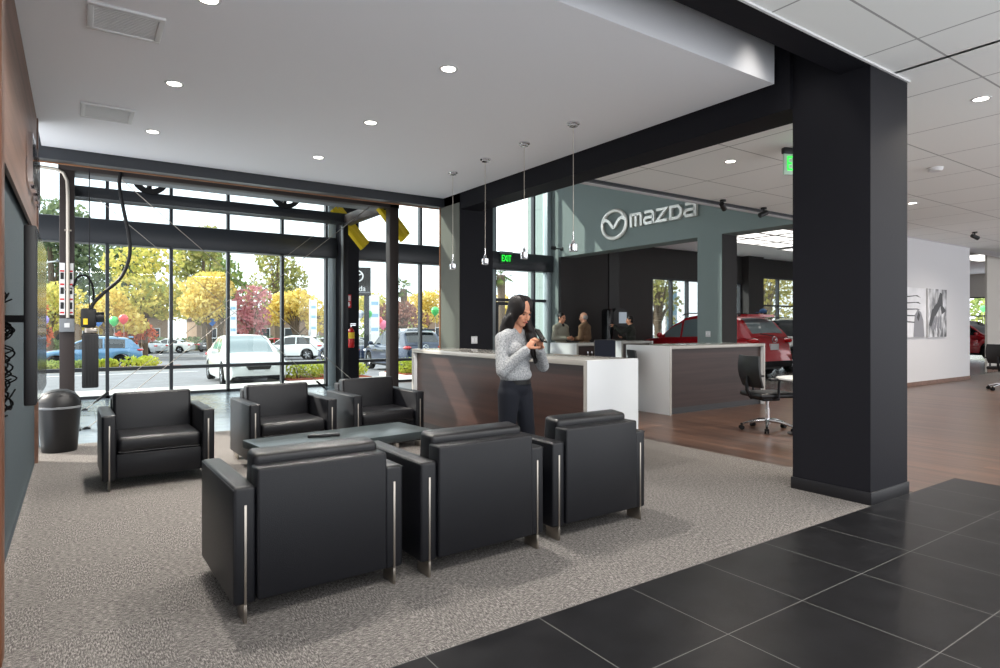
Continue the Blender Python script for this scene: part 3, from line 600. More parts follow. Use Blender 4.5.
# chain hoist
t = thing('chain_hoist', 'black electric chain hoist with long black chain bag', 'hoist', (.15, 10.12, 1.3))
MB().box(-.10, .08, -.09, .09, .10, .36, bev=.03).cyl((.06, 0, .24), (.17, 0, .24), .07).build('motor', 'black_plastic', t); MB().box(-.07, -.02, -.1, -.088, .14, .22).build('warning_label', 'yellow_label', t); MB().box(-.06, .09, -.07, .07, .02, .1, bev=.02).build('clamp', 'brushed_steel', t)
b = MB().box(-.085, .105, -.07, .07, -.72, .02, bev=.02)
for x in (-.05, -.015, .02, .055): b.box(x, x + .012, -.076, -.068, -.70, 0)
b.build('chain_bag', 'black_plastic', t); MB().cyl((0, 0, .36), (0, 0, 2.25), .008, n=6).build('chain', 'dark_metal', t)
t = thing('flexible_conduit', 'black flexible conduit looping from gantry beam down to the hoist', 'conduit', (.52, 10.15, 3.5))
MB().tube(smooth_path([(0, .05, .08), (-.02, 0, -.1), (.02, -.02, -.4), (.09, -.03, -.8), (.10, -.03, -1.1), (0, -.03, -1.4), (-.2, -.03, -1.62), (-.33, -.03, -1.78), (-.34, -.03, -1.86)]), .024, 10).build('hose', 'dark_metal', t)
MB().tube(smooth_path([(-.55, .02, -1.55), (-.5, .0, -1.42), (-.4, -.02, -1.4), (-.33, -.03, -1.55), (-.32, -.03, -1.8)]), .014, 8).build('jumper_cable', 'rubber', t)

# ================================================================== LEFT WALL
t = thing('television', 'wall mounted television seen edge on with hanging cables', 'television', (-.355, 4.25, 1.46))
MB().box(.15, .20, -.56, .56, -.42, .44, bev=.008).build('screen_case', 'black_plastic', t); MB().box(.20, .203, -.545, .545, -.405, .425).build('screen', 'black_gloss', t)
MB().box(0, .02, .0, .3, -.1, .1).box(.02, .15, .12, .16, -.02, .02).build('bracket', 'dark_metal', t)
cb = MB()
for k in range(7):
    x = .03 + .012 * (k % 3); y = -.5 + .05 * k; z0 = .15 - .03 * k; z1 = -.35 - .06 * (k % 4)
    cb.tube(smooth_path([(x + .05 * math.sin(q * 1.7 + k), y + .05 * math.sin(q * 1.1 + 2 * k), z0 + (z1 - z0) * q / 12) for q in range(13)] + [(x + .04, y + .08, z1 + .04)], 4), .004, 6)
cb.build('cables', 'rubber', t); MB().box(0, .012, -.42, -.30, .10, .28, bev=.004).build('outlet_plate', 'dark_metal', t)
t = thing('wall_sign', 'chrome lettered sign on wood panel seen edge on at left', 'sign', (-.335, 7.15, 2.80))
for k, (y, hh) in enumerate(((-.75, .2), (-.5, .22), (-.25, .18), (0, .24), (.2, .2), (.38, .24))):
    m_ = MB().frame(y - .08, y + .08, -hh, hh, .035, .012, .045, 'Y'); m_.box(0, .02, y - .02, y + .02, -.02, .02).box(.012, .045, y - .05, y + .05, -.02, .015); m_.build('letter', 'chrome', t)
t = thing('grey_cylinder', 'pale grey canister standing between wood wall end and trash can', 'canister', (-.46, 9.15, 0)); MB().lathe((0, 0, 0), [(.001, 0), (.1, 0), (.1, .5), (.09, .56), (.03, .6), (.001, .6)], 24).build('drum', 'grey_plastic', t); MB().lathe((0, 0, .60), [(.001, 0), (.03, 0), (.03, .03), (.001, .03)], 16).build('cap', 'brushed_steel', t)

# ================================================================== EMBLEM WALL SIGN
def stroke(mb, pts, w_, a, b, closed=False):
    """flat ribbon of width w_ along 2-d points (y', z) extruded in x"""
    P = [Vector(p) for p in pts]; n = len(P); L, Rr = [], []
    for i in range(n):
        p0 = P[i - 1] if (i > 0 or closed) else None; p1 = P[(i + 1) % n] if (i < n - 1 or closed) else None
        d0 = (P[i] - p0).normalized() if p0 is not None else None; d1 = (p1 - P[i]).normalized() if p1 is not None else None
        d = ((d0 or d1) + (d1 or d0)); d = d.normalized() if d.length > 1e-5 else (d0 or d1)
        c = max(.45, d.dot(d0 or d1)); nn = Vector((-d.y, d.x)) * (w_ / 2 / c)
        L.append(P[i] + nn); Rr.append(P[i] - nn)
    rng = range(n if closed else n - 1)
    V = {}
    for k, arr in (('L', L), ('R', Rr)):
        for x in (a, b): V[k, x] = [mb.bm.verts.new((x, -q.x, q.y)) for q in arr]
    for i in rng:
        j = (i + 1) % n
        for x in (a, b): mb.bm.faces.new((V['L', x][i], V['L', x][j], V['R', x][j], V['R', x][i]))
        for k in 'LR': mb.bm.faces.new((V[k, a][i], V[k, a][j], V[k, b][j], V[k, b][i]))
    if not closed:
        for i in (0, n - 1): mb.bm.faces.new((V['L', a][i], V['R', a][i], V['R', b][i], V['L', b][i]))
    return mb
t = thing('wall_emblem_sign', 'chrome winged emblem and lettering high on the grey green wall', 'sign', (11.7, 11.8, 4.08))
ov = MB(); rings = []
for i in range(48):
    a = 2 * PI * i / 48; c = Vector((-.05, -.07 - .435 * math.cos(a), .36 * math.sin(a))); rd = Vector((0, -math.cos(a), math.sin(a)))
    rings.append([ov.bm.verts.new(c + rd * (.052 * math.cos(q)) + Vector((-.045 * math.sin(q), 0, 0))) for q in [2 * PI * j / 10 for j in range(10)]])
ov.skin(rings + [rings[0]], False); ov.build('emblem_ring', 'letter_metal', t)
wg = MB()
for s in (-1, 1):
    pts = [(.07 + s * .42, .09), (.07 + s * .30, .15), (.07 + s * .18, .10), (.07 + s * .08, -.02), (.07, -.10)]
    stroke(wg, pts, .075, -.09, -.03)
wg.build('emblem_wing', 'letter_metal', t)
LT = {'m': [[(0, 0), (0, .34)], [(0, .30), (.30, .30), (.335, .26), (.335, 0)], [(.165, .30), (.165, 0)]],
      'a': [[(.02, .305), (.24, .305), (.29, .26), (.29, 0)], [(.29, .165), (.05, .165), (.01, .12), (.01, .07), (.05, .03), (.29, .03)]],
      'z': [[(0, .305), (.30, .305), (.0, .03), (.32, .03)]],
      'd': [[(.01, 0), (.01, .305), (.23, .305), (.31, .22), (.31, .11), (.23, .03), (.01, .03)]]}
u = .70
for ch, wd in (('m', .37), ('a', .33), ('z', .35), ('d', .35), ('a', .33)):
    lm = MB()
    for st in LT[ch]: stroke(lm, [((x + u) * 1.0, z - .155) for x, z in st], .068, -.10, -.015)
    lm.build('letter', 'letter_metal', t); u += wd * 1.2

# ================================================================== RIGHT SIDE: posters, kiosk
def poster(label, x0, x1, z0, z1, kind):
    t = thing('photo_panel', label, 'picture', ((x0 + x1) / 2, 6.578, (z0 + z1) / 2), group=None); w_, h_ = (x1 - x0) / 2, (z1 - z0) / 2
    MB().box(-w_, w_, -.02, 0, -h_, h_, bev=.003).build('panel', 'white_trim', t); MB().box(-w_ * .98, w_ * .98, -.024, -.018, -h_ * .985, h_ * .985).build('print', 'photo_grey' if kind == 0 else 'photo_blotch', t)
    d = MB(); e = MB()
    if kind == 0:
        for k in range(5): d.prism([(-w_ * .9, h_ * (.62 - .24 * k)), (w_ * (.2 + .1 * (k % 2)), h_ * (.70 - .27 * k)), (w_ * .5, h_ * (.60 - .25 * k)), (w_ * .1, h_ * (.66 - .27 * k)), (-w_ * .9, h_ * (.57 - .24 * k))], 'Y', -.027, -.022)
        e.prism([(-.1 * w_, -h_ * .98), (0, -.1 * h_), (.25 * w_, .12 * h_), (.5 * w_, .02 * h_), (.7 * w_, -.3 * h_), (.8 * w_, -h_ * .98)], 'Y', -.030, -.02); d.prism([(.15 * w_, -.2 * h_), (.3 * w_, .02 * h_), (.42 * w_, -.1 * h_), (.3 * w_, -.35 * h_)], 'Y', -.033, -.028)
    else:
        d.prism([(-.9 * w_, -.5 * h_), (-.6 * w_, .1 * h_), (0, .45 * h_), (.25 * w_, .85 * h_), (.5 * w_, .8 * h_), (.55 * w_, .3 * h_), (.9 * w_, .1 * h_), (.45 * w_, -.05 * h_), (.3 * w_, .3 * h_), (-.2 * w_, -.1 * h_), (-.5 * w_, -.6 * h_)], 'Y', -.027, -.02)
        for k in range(4): e.prism([(-.7 * w_ + .3 * w_ * k, -.6 * h_), (-.55 * w_ + .3 * w_ * k, -.75 * h_), (-.2 * w_ + .2 * w_ * k, -.2 * h_), (-.3 * w_ + .2 * w_ * k, -.1 * h_)], 'Y', -.030, -.02)
    d.build('dark_shapes', 'photo_dark', t); e.build('mid_shapes', 'photo_mid', t)
poster('grey photo panel on the white wall, next to the big column', 15.70, 16.98, 1.15, 2.33, 0); poster('darker photo panel on the white wall, right of its pale twin', 17.06, 18.15, 1.14, 2.34, 1)
t = thing('kiosk', 'black information kiosk with lit tilted screen by the dark wall', 'kiosk', (13.0, 12.95, 0), R(-22)); t.scale = (.74, .8, 1)
MB().box(-.55, -.30, -.3, .35, 0, 1.92, bev=.10, seg=4).build('side_tower', 'black_gloss', t); MB().box(-.30, .45, -.2, .35, 0, 1.42, bev=.02).build('cabinet', 'graphite', t)
MB().prism([(-.26, 1.42), (.36, 1.42), (.44, 1.56), (.40, 1.80), (.22, 1.93), (-.14, 1.93), (-.26, 1.78)], 'Y', -.16, .2).build('screen_case', 'black_plastic', t)
MB().box(-.02, .30, -.166, -.158, 1.5, 1.82).build('screen', 'screen_glow', t); MB().box(-.22, -.12, -.207, -.198, 1.33, 1.38).build('badge', 'white_paint', t)
# showroom ceiling lights
def light_panel(label, x, y, lx, ly, nx, ny):
    t = thing('light_panel', label, 'ceiling light', (x, y, 4.046)); MB().box(-lx / 2, lx / 2, -ly / 2, ly / 2, -.03, 0).build('housing', 'white_trim', t)
    g = MB()
    for i in range(nx):
        for j in range(ny): g.box(-lx / 2 + lx * (i + .08) / nx, -lx / 2 + lx * (i + .92) / nx, -ly / 2 + ly * (j + .1) / ny, -ly / 2 + ly * (j + .9) / ny, -.035, -.03)
    g.build('diffuser', 'panel_glow', t)
light_panel('large gridded light panel over the showroom cars', 17.2, 10.6, 4.2, 2.4, 3, 3); light_panel('single light panel farther back over the showroom', 20.6, 11.6, 1.8, 1.0, 1, 1); light_panel('light panel glimpsed over the far red car', 28.5, 9.2, 3.0, 1.2, 2, 1)
# ================================================================== CARS
for n, c in (('car_red', (186, 12, 30)), ('car_blue', (88, 134, 172)), ('car_white', (232, 234, 232)), ('car_navy', (26, 44, 72)), ('car_black', (30, 31, 34)), ('car_silver', (168, 174, 180))):
    mat(n, c, .28, metal=.0 if n in ('car_white', 'car_black') else .25, coat=1.0)
mat('car_glass', (26, 32, 36), .04, spec=.9); mat('car_glass_light', (120, 136, 140), .04, spec=1.0); mat('tail_red', (190, 16, 24), .15, coat=1); mat('lamp_clear', (150, 160, 172), .1, coat=1); mat('tyre', (22, 22, 23), .85, spec=.2)
mat('plate_white', (226, 228, 230), .5); mat('alloy', (190, 192, 196), .25, metal=.9); mat('cladding', (34, 34, 36), .7, spec=.2)
def lerp_tab(tab, t):
    if t <= tab[0][0]: return tab[0][1]
    for (a, va), (b, vb) in zip(tab, tab[1:]):
        if t <= b: f = (t - a) / (b - a); f = f * f * (3 - 2 * f) * .5 + f * .5; return va + (vb - va) * f
    return tab[-1][1]
SPEC = {
 'suv': dict(L=4.55, W=1.84, H=1.67, wr=.36, yr=-1.33, yf=1.37, sill=.24,
   sh=[(0, .62), (.012, .90), (.035, 1.06), (.3, 1.05), (.55, 1.02), (.68, 1.04), (.80, 1.0), (.92, .90), (.975, .74), (1, .52)],
   roof=[(.03, 1.06), (.06, 1.24), (.12, 1.52), (.17, 1.60), (.30, 1.66), (.45, 1.67), (.53, 1.62), (.60, 1.46), (.735, 1.05)], pil=[(.03, .18), (.365, .385), (.545, .565)], fl=.155, bl=.75),
 'sedan': dict(L=4.65, W=1.78, H=1.45, wr=.33, yr=-1.36, yf=1.40, sill=.20,
   sh=[(0, .55), (.012, .86), (.04, .99), (.17, 1.00), (.3, .94), (.62, .90), (.72, .92), (.82, .86), (.93, .74), (.98, .60), (1, .42)],
   roof=[(.15, 1.0), (.24, 1.22), (.34, 1.40), (.45, 1.45), (.53, 1.43), (.60, 1.30), (.755, .91)], pil=[(.15, .255), (.45, .468), (.60, .62)], fl=.33, bl=.66)}
def car(name, label, kind, loc, rz, paint, glass='car_glass', group=None, badge=True):
    """front at +y"""
    t = thing(name, label, 'car', loc, rz, group); q = SPEC[kind]; L, W, H = q['L'], q['W'], q['H']; N = 72
    def zb(y):
        z = q['sill']
        for yw in (q['yr'], q['yf']):
            d = abs(y - yw); ra = q['wr'] + .055
            if d < ra: z = max(z, q['wr'] + math.sqrt(ra * ra - d * d))
        e = abs(y) / (L / 2)
        if e > .93: z = max(z, q['sill'] + (e - .93) * 1.6)
        return z
    ts = sorted(set([0, .006, .015, .03] + [i / N for i in range(1, N)] + [.975, .988, .996, 1]))
    body, clad, fr = [0., .10, .16, .34, .55, .74, .88, .955, 1.], None, None
    wf = [.965, .985, .99, 1.0, 1.0, .985, .955, .92, .87]
    b = MB(); c = MB(); rows = []
    for tt in ts:
        y = (tt - .5) * L; e = abs(2 * tt - 1); w_ = W / 2 * (1 - .16 * e ** 7 - .04 * e ** 2); z0 = zb(y); z1 = max(lerp_tab(q['sh'], tt), z0 + .08)
        side = [(w_ * f, z0 + (z1 - z0) * k) for f, k in zip(wf, body)] + [(w_ * .55, z1 + .025), (0, z1 + .035)]
        rows.append([(x, y, z) for x, z in side] + [(-x, y, z) for x, z in side[-2::-1]])
    nr = len(rows[0]); V = [[b.bm.verts.new(p) for p in r] for r in rows]; C = [[c.bm.verts.new(p) for p in r] for r in rows]
    for a in range(len(rows) - 1):
        for i in range(nr - 1):
            low = i < 1 or i > nr - 3
            mb, X = (c, C) if (low and kind == 'suv') else (b, V)
            mb.bm.faces.new((X[a][i], X[a][i + 1], X[a + 1][i + 1], X[a + 1][i]))
    for X in (V[0], V[-1]): b.bm.faces.new(X)
    for mb in (b, c): bmesh.ops.delete(mb.bm, geom=[v for v in mb.bm.verts if not v.link_faces], context='VERTS')
    bo = b.build('body', paint, t, 50)
    if kind == 'suv': c.build('lower_cladding', 'cladding', t, 50)
    else: c.bm.free()
    # cabin
    b = MB(); g = MB(); r0, r1 = q['roof'][0][0], q['roof'][-1][0]; M_ = 44; rows = []; tl = []
    for k in range(M_ + 1):
        tt = r0 + (r1 - r0) * k / M_; y = (tt - .5) * L; zs = lerp_tab(q['sh'], tt) - .02; zr = max(lerp_tab(q['roof'], tt), zs + .01); e = abs(2 * tt - 1); wb = W / 2 * .88 * (1 - .05 * e ** 2); f = (zr - zs) / (H - zs)
        wt = wb + (W / 2 * .70 - wb) * f; hgt = zr - zs
        sd = [(wb, zs), (wb + (wt - wb) * .12, zs + hgt * .08), (wb + (wt - wb) * .84, zs + hgt * .84), (wt, zs + hgt * .955), (wt * .86, zr + .0), (wt * .4, zr + .015), (0, zr + .02)]
        rows.append([(x, y, z) for x, z in sd] + [(-x, y, z) for x, z in sd[-2::-1]]); tl.append(tt)
    V = [[b.bm.verts.new(p) for p in r] for r in rows]; G = [[g.bm.verts.new(p) for p in r] for r in rows]; n = len(rows[0])
    fl0, fl1 = q['roof'][0][0] + .015, q['fl'] - .01; ws0, ws1 = [x for x, z in q['roof'] if z > q['H'] - .06][-1] + .005, r1 - .012
    for a in range(M_):
        tm = (tl[a] + tl[a + 1]) / 2
        for i in range(n - 1):
            j = min(i, n - 2 - i); gl = False
            if j == 1 and not any(p <= tm <= p2 for p, p2 in q['pil']) and q['pil'][0][1] < tm < q['bl'] - .06: gl = True
            if j in (4, 5) and (fl0 < tm < fl1 or ws0 < tm < ws1): gl = True
            mb, X = (g, G) if gl else (b, V)
            mb.bm.faces.new((X[a][i], X[a][i + 1], X[a + 1][i + 1], X[a + 1][i]))
    for mb in (b, g): bmesh.ops.delete(mb.bm, geom=[v for v in mb.bm.verts if not v.link_faces], context='VERTS')
    b.build('roof_cabin', paint, t, 50); g.build('windows', glass, t, 50)
    MB().box(-W * .36, W * .36, -L * .44, L * .44, .22, .55).box(-W * .40, W * .40, -.85, .85, .22, .8).build('underbody', 'black_plastic', t)
    # wheels
    for yw in (q['yr'], q['yf']):
        for s in (-1, 1):
            R_ = q['wr']; x = s * (W / 2 - .125)
            o = MB().lathe((x, yw, R_), [(R_ * .62, -.1), (R_ * .94, -.105), (R_, -.075), (R_, .075), (R_ * .94, .105), (R_ * .62, .1)], 32, 'X').build('wheel', 'tyre', t)
            m_ = MB().lathe((x, yw, R_), [(R_ * .64, -.10), (R_ * .60, -.06), (R_ * .58, .0), (R_ * .60, .06), (R_ * .64, .10), (R_ * .66, .10), (R_ * .66, -.10), (R_ * .64, -.10)], 28, 'X')
            m_.cyl((x - .085 * s * -1, yw, R_), (x + .03 * s, yw, R_), R_ * .16)
            for k in range(5):
                for dd in (-.16, .16):
                    a = 2 * PI * k / 5 + dd; m_.tube([(x + s * .085, yw + R_ * .1 * math.cos(a), R_ + R_ * .1 * math.sin(a)), (x + s * .085, yw + R_ * .62 * math.cos(a), R_ + R_ * .62 * math.sin(a))], .022, 6)
            m_.build('alloy_rim', 'alloy', o); MB().lathe((x, yw, R_), [(.001, -.02 * s), (R_ * .55, -.02 * s), (R_ * .55, 0), (.001, 0)], 24, 'X').build('brake_disc', 'dark_metal', o)
    yr, yf = -L / 2, L / 2; sv = kind == 'suv'
    for s in (-1, 1):
        if sv: MB().ell((s * W * .375, yr + .15, .98), (.165, .17, .07)).build('tail_light', 'tail_red', t)
        else: MB().ell((s * W * .36, yr + .10, .80), (.20, .14, .085)).build('tail_light', 'tail_red', t)
        MB().ell((s * W * .36, yf - .22, .76 if sv else .66), (.20, .22, .075)).build('headlight', 'lamp_clear', t)
        m_ = MB().ell((s * (W / 2 + .06), .88 if sv else .72, 1.10 if sv else .98), (.11, .06, .075)); m_.box(s * (W / 2 - .1), s * (W / 2 + .04), .86 if sv else .70, .92 if sv else .76, 1.02 if sv else .91, 1.07 if sv else .95); m_.build('wing_mirror', paint, t)
        for y in ((-.32, .62) if sv else (-.35, .55)): MB().box(s * (W / 2 * .985), s * (W / 2 + .012), y - .11, y + .11, .84 if sv else .78, .87 if sv else .81, bev=.01).build('door_handle', paint, t)
    MB().box(-.16, .16, yr - .012, yr + .06, .74 if sv else .60, .90 if sv else .74, bev=.006).build('licence_plate', 'plate_white', t)
    MB().box(-.16, .16, yf - .04, yf + .014, .42 if sv else .40, .54 if sv else .50, bev=.006).build('licence_plate', 'plate_white', t)
    MB().prism([(-.45, .72), (.45, .72), (.34, .52), (-.34, .52)] if sv else [(-.34, .60), (.34, .60), (.28, .50), (-.28, .50)], 'Y', yf - .1, yf + .004).build('grille', 'black_plastic', t)
    MB().box(-W * .40, W * .40, yr - .015, yr + .25, .30, .46 if sv else .40, bev=.03).build('rear_bumper', 'cladding' if sv else paint, t)
    MB().box(-W * .36, W * .36, yf - .2, yf + .012, .24 if not sv else .28, .34 if not sv else .42, bev=.03).build('front_bumper', 'cladding', t)
    if sv:
        MB().prism([(-.60, 1.60), (.60, 1.60), (.55, 1.665), (-.55, 1.665)], 'Y', yr + .42, yr + .62).build('rear_spoiler', paint, t)
        for s in (-1, 1): MB().tube([(s * .60, -1.2, 1.64), (s * .61, -.9, 1.70), (s * .61, .1, 1.72), (s * .59, .35, 1.67)], .018, 6).build('roof_rail', 'dark_metal', t)
        MB().tube([(-.45, yr + .115, 1.16), (.1, yr + .10, 1.10)], .012, 6).build('wiper', 'black_plastic', t)
    if badge:
        e = MB(); rg = []
        for i in range(24):
            a = 2 * PI * i / 24; cc = Vector((.10 * math.cos(a), yr + .005, 1.005 + .075 * math.sin(a))) if sv else Vector((.08 * math.cos(a), yr + .0, .86 + .06 * math.sin(a)))
            rg.append(e.ring(cc, Vector((math.cos(a), 0, math.sin(a))), Vector((0, 1, 0)), .012, 6))
        e.skin(rg + [rg[0]], False); e.tube([(-.08, yr + .0, 1.03), (0, yr - .005, .98), (.08, yr + .0, 1.03)] if sv else [(-.06, yr, .88), (0, yr, .84), (.06, yr, .88)], .012, 6); e.build('badge', 'chrome', t)
    return t
car('car', 'shiny red car behind the grey pillar and second desk', 'suv', (15.65, 11.9, 0), R(-2), 'car_red', 'car_glass_light').scale = (1.06, 1.0, 1.045)
car('car', 'white car half hidden between the red car and the big column', 'suv', (19.7, 11.6, 0), R(90), 'car_white')
car('car', 'red car at the far right behind the white wall end', 'suv', (31.4, 10.6, 0), R(170), 'car_red')
GO = 'cars in the parking lot outside'
car('car', 'light blue car parked sideways behind the chain bag', 'suv', (.55, 37.0, gz(37)), R(90), 'car_blue', group=GO)
car('car', 'white car nearest the glass, nose towards the building', 'sedan', (4.35, 20.6, gz(20.6)), R(178), 'car_white', 'car_glass_light', group=GO)
car('car', 'white car in the distant row, its tail towards us', 'sedan', (7.75, 70.5, gz(70.5)), R(60), 'car_white', group=GO)
car('car', 'black car in the distant row beside the white one', 'sedan', (12.2, 71.5, gz(71.5)), R(-35), 'car_black', group=GO)
car('car', 'silver grey car just right of the light blue one', 'sedan', (5.3, 69, gz(69)), R(40), 'car_silver', group=GO)
car('car', 'navy blue car outside the glass beyond the reception desk end', 'suv', (10.85, 22.9, gz(22.9)), R(-2), 'car_navy', group=GO)
car('car', 'dark car behind the navy one, near the fire extinguisher column', 'sedan', (14.0, 37.5, gz(37.5)), R(10), 'car_navy', group=GO)
car('car', 'white car far off under the yellow tree right of the near white one', 'sedan', (19.0, 61, gz(61)), R(100), 'car_white', group=GO)
car('car', 'silver car beyond the far white one, under the yellow tree', 'sedan', (24, 62, gz(62)), R(100), 'car_silver', group=GO)
car('car', 'white car parked beyond the entry door glass', 'sedan', (19.3, 31.5, gz(31.5)), R(20), 'car_white', group=GO)

car('car', 'white car just left of the light window jamb, beyond the kerb bed', 'suv', (12.2, 43.5, gz(43.5)), R(60), 'car_white', group=GO)
car('car', 'small red car far behind the near white car roof', 'sedan', (14.6, 58, gz(58)), R(80), 'car_red', group=GO)
car('car', 'pale car far behind the banner left of the light jamb', 'sedan', (18.2, 54.5, gz(54.5)), R(70), 'car_silver', group=GO)

# ================================================================== TREES AND PLANTING
def leaves(name, m, blobs, n, size, parent=None, loc=None, rnd=random, shell=.55):
    vs, fs = [], []; tot = sum((b[1][0] * b[1][1] * b[1][2]) ** .66 for b in blobs)
    for c, r in blobs:
        for _ in range(int(n * (r[0] * r[1] * r[2]) ** .66 / tot)):
            while True:
                p = Vector((rnd.uniform(-1, 1), rnd.uniform(-1, 1), rnd.uniform(-1, 1))); l = p.length
                if .05 < l < 1: break
            p *= (l ** -shell) if l < 1 else 1
            p = Vector((p.x * r[0] + c[0], p.y * r[1] + c[1], p.z * r[2] + c[2]))
            d = Vector((rnd.gauss(0, 1), rnd.gauss(0, 1), rnd.gauss(0, .7))).normalized(); u = d.orthogonal().normalized(); v = d.cross(u); a = rnd.uniform(0, 2 * PI)
            u, v = u * math.cos(a) + v * math.sin(a), v * math.cos(a) - u * math.sin(a); s = size * rnd.uniform(.6, 1.3); k = len(vs)
            vs += [p - u * s * .5, p + v * s * .32, p + u * s * .5, p - v * s * .32]; fs.append((k, k + 1, k + 2, k + 3))
    me = bpy.data.meshes.new(name); me.from_pydata([tuple(v) for v in vs], [], fs); return link(name, me, m, parent, loc)
def tree(label, x, y, h, cw, m, n=1600, size=.42, trunk=.35, seed=0, sparse=False, group='trees beyond the parking lot', cat='tree'):
    rnd = random.Random(seed); z0 = gz(y) if y > 14.6 else 0; t = thing('tree', label, cat, (x, y, z0), 0, group); bl = []
    ch = h * (1 - trunk)
    for k in range(9 if not sparse else 13):
        a = rnd.uniform(0, 2 * PI); f = rnd.uniform(.1, 1); rr = cw * (.62 - .38 * f) * rnd.uniform(.5, 1); s = cw * rnd.uniform(.28, .42) * (.7 if sparse else 1)
        bl.append(((rr * math.cos(a), rr * math.sin(a), h * trunk + ch * (.12 + .72 * f)), (s, s, ch * rnd.uniform(.13, .2) + .2)))
    leaves('foliage', m, bl, n, size, t, rnd=rnd)
    b = MB().tube([(0, 0, -.1), (.05 * cw * rnd.uniform(-1, 1), 0, h * .3), (0, .04 * cw, h * .6), (.02, 0, h * .85)], [h * .022 + .06, h * .018 + .05, h * .012 + .03, .02], 8)
    for c, r in bl: b.tube([(0, 0, h * trunk * rnd.uniform(.7, 1.1)), (c[0] * .4, c[1] * .4, (h * trunk + c[2]) / 2), c], [h * .009 + .03, h * .006 + .02, .015], 6)
    b.build('trunk', 'bark', t); return t
T = [('tall dark green tree at the left edge of the glass wall', -2.0, 74, 15.5, 6.4, 'leaf_dark_green', 3600, .55, .12), ('second dark green tree left of the chain hoist', 5.0, 86, 14.2, 5, 'leaf_dark_green', 2600, .55, .15),
     ('broad yellow tree behind the flexible conduit', 4.6, 58, 9.6, 5.0, 'leaf_yellow_green', 2800, .42, .3), ('small yellow tree at the second glass bay', 8.2, 50, 6.9, 3.6, 'leaf_yellow', 2400, .34, .3), ('bright yellow tree low behind the chain hoist', 2.0, 53, 5.8, 3.0, 'leaf_yellow', 1600, .34, .3),
     ('tall olive tree in the third glass bay', 11.5, 74, 13.6, 5.6, 'leaf_olive', 2600, .5, .2), ('tall thin leaved olive tree in the fourth glass bay', 17, 65, 12.4, 5.2, 'leaf_olive', 2000, .42, .2), ('tall green tree between the olive trees', 14.3, 80, 13, 5.0, 'leaf_green', 2200, .5, .2),
     ('pink red small tree in the third glass bay', 10.7, 48, 5.2, 2.4, 'leaf_pink', 1500, .28, .3), ('bright yellow tree in the last bay left of the light jamb', 14.8, 51, 6.0, 3.4, 'leaf_yellow', 2200, .34, .3), ('yellow green tree far left under the dark green one', -1.6, 56, 5.9, 3.6, 'leaf_yellow_green', 2000, .34, .3),
     ('red shrub like tree behind the hoist', 3.6, 57, 3.6, 1.8, 'leaf_red', 1200, .3, .2), ('red leaved tree at the far left glass edge', -2.6, 50, 4.2, 1.8, 'leaf_red', 900, .3, .3), ('red leaved small tree right of the chain hoist', 4.6, 62, 3.6, 1.6, 'leaf_red', 900, .26, .25),
     ('yellow tree beyond the pylon sign', 27.0, 66, 6.6, 4.0, 'leaf_yellow_green', 1800, .36, .25), ('purple brown tree over the navy car roof', 25.6, 54, 5.4, 4.4, 'leaf_purple', 1500, .34, .35), ('yellow tree at the sunlit column edge', 31.4, 60, 6.8, 3.8, 'leaf_yellow', 1800, .36, .3), ('green tree low behind the purple brown one', 31, 70, 4.6, 6.0, 'leaf_green', 1500, .4, .1),
     ('yellow tree seen through the entry door', 34.2, 50, 5.4, 3.4, 'leaf_yellow', 1400, .34, .3), ('red tree left in the entry glazing', 27.5, 43, 3.4, 1.6, 'leaf_red', 700, .26, .3), ('green tree beside the outside pier', 29.6, 38, 4.6, 2.0, 'leaf_green', 900, .3, .2)]
for k, (lb, x, y, h, cw, m_, n, sz, tr) in enumerate(T): tree(lb, x, y, h, cw, m_, n, sz, tr, k + 3, sparse='olive' in m_)
tree('thin leaved street tree outside the showroom window', 21.2, 18.6, 6.2, 2.0, 'leaf_olive', 700, .2, .3, 44, True); tree('spreading yellow green tree beyond the small paned window', 29.6, 18.8, 5.6, 3.6, 'leaf_yellow_green', 2200, .22, .3, 45); tree('leafy green tree outside the far right window', 46, 13, 6.5, 4, 'leaf_green', 2200, .35, .1, 46)
def palm(label, x, y, h):
    t = thing('palm_tree', label, 'palm tree', (x, y, gz(y))); rnd = random.Random(int(x)); f = MB()
    MB().tube([(0, 0, -.1), (.05, 0, h * .5), (0, 0, h - .4)], [.32, .26, .34], 10).build('trunk', 'bark', t)
    vs, fs = [], []
    for k in range(38):
        a = rnd.uniform(0, 2 * PI); el = rnd.uniform(-.9, 1.3); L = rnd.uniform(1.1, 1.5); p0 = Vector((0, 0, h - .3)); d = Vector((math.cos(a) * math.cos(el), math.sin(a) * math.cos(el), math.sin(el))); tip = p0 + d * L; side = d.cross(Vector((0, 0, 1))).normalized()
        for j in range(9):
            th = (j - 4) / 4 * .75; q = (d * math.cos(th) + side * math.sin(th)).normalized(); mid = p0 + d * L * .45; e = mid + q * L * .55 + Vector((0, 0, -.12)); w_ = d.cross(side) * .02 + side * .035; i = len(vs)
            vs += [mid - w_, mid + w_, e]; fs.append((i, i + 1, i + 2))
        i = len(vs); w_ = side * .02; vs += [p0 - w_, p0 + w_, mid + w_, mid - w_]; fs.append((i, i + 1, i + 2, i + 3))
    me = bpy.data.meshes.new('fronds'); me.from_pydata([tuple(v) for v in vs], [], fs); link('fronds', me, 'leaf_palm', t)
palm('palm tree beyond the navy car', 25.8, 54, 6.4); palm('palm tree above the entry door', 25.6, 37.3, 6.3); palm('palm tree beside the outside pier', 33.2, 42.5, 5.4)
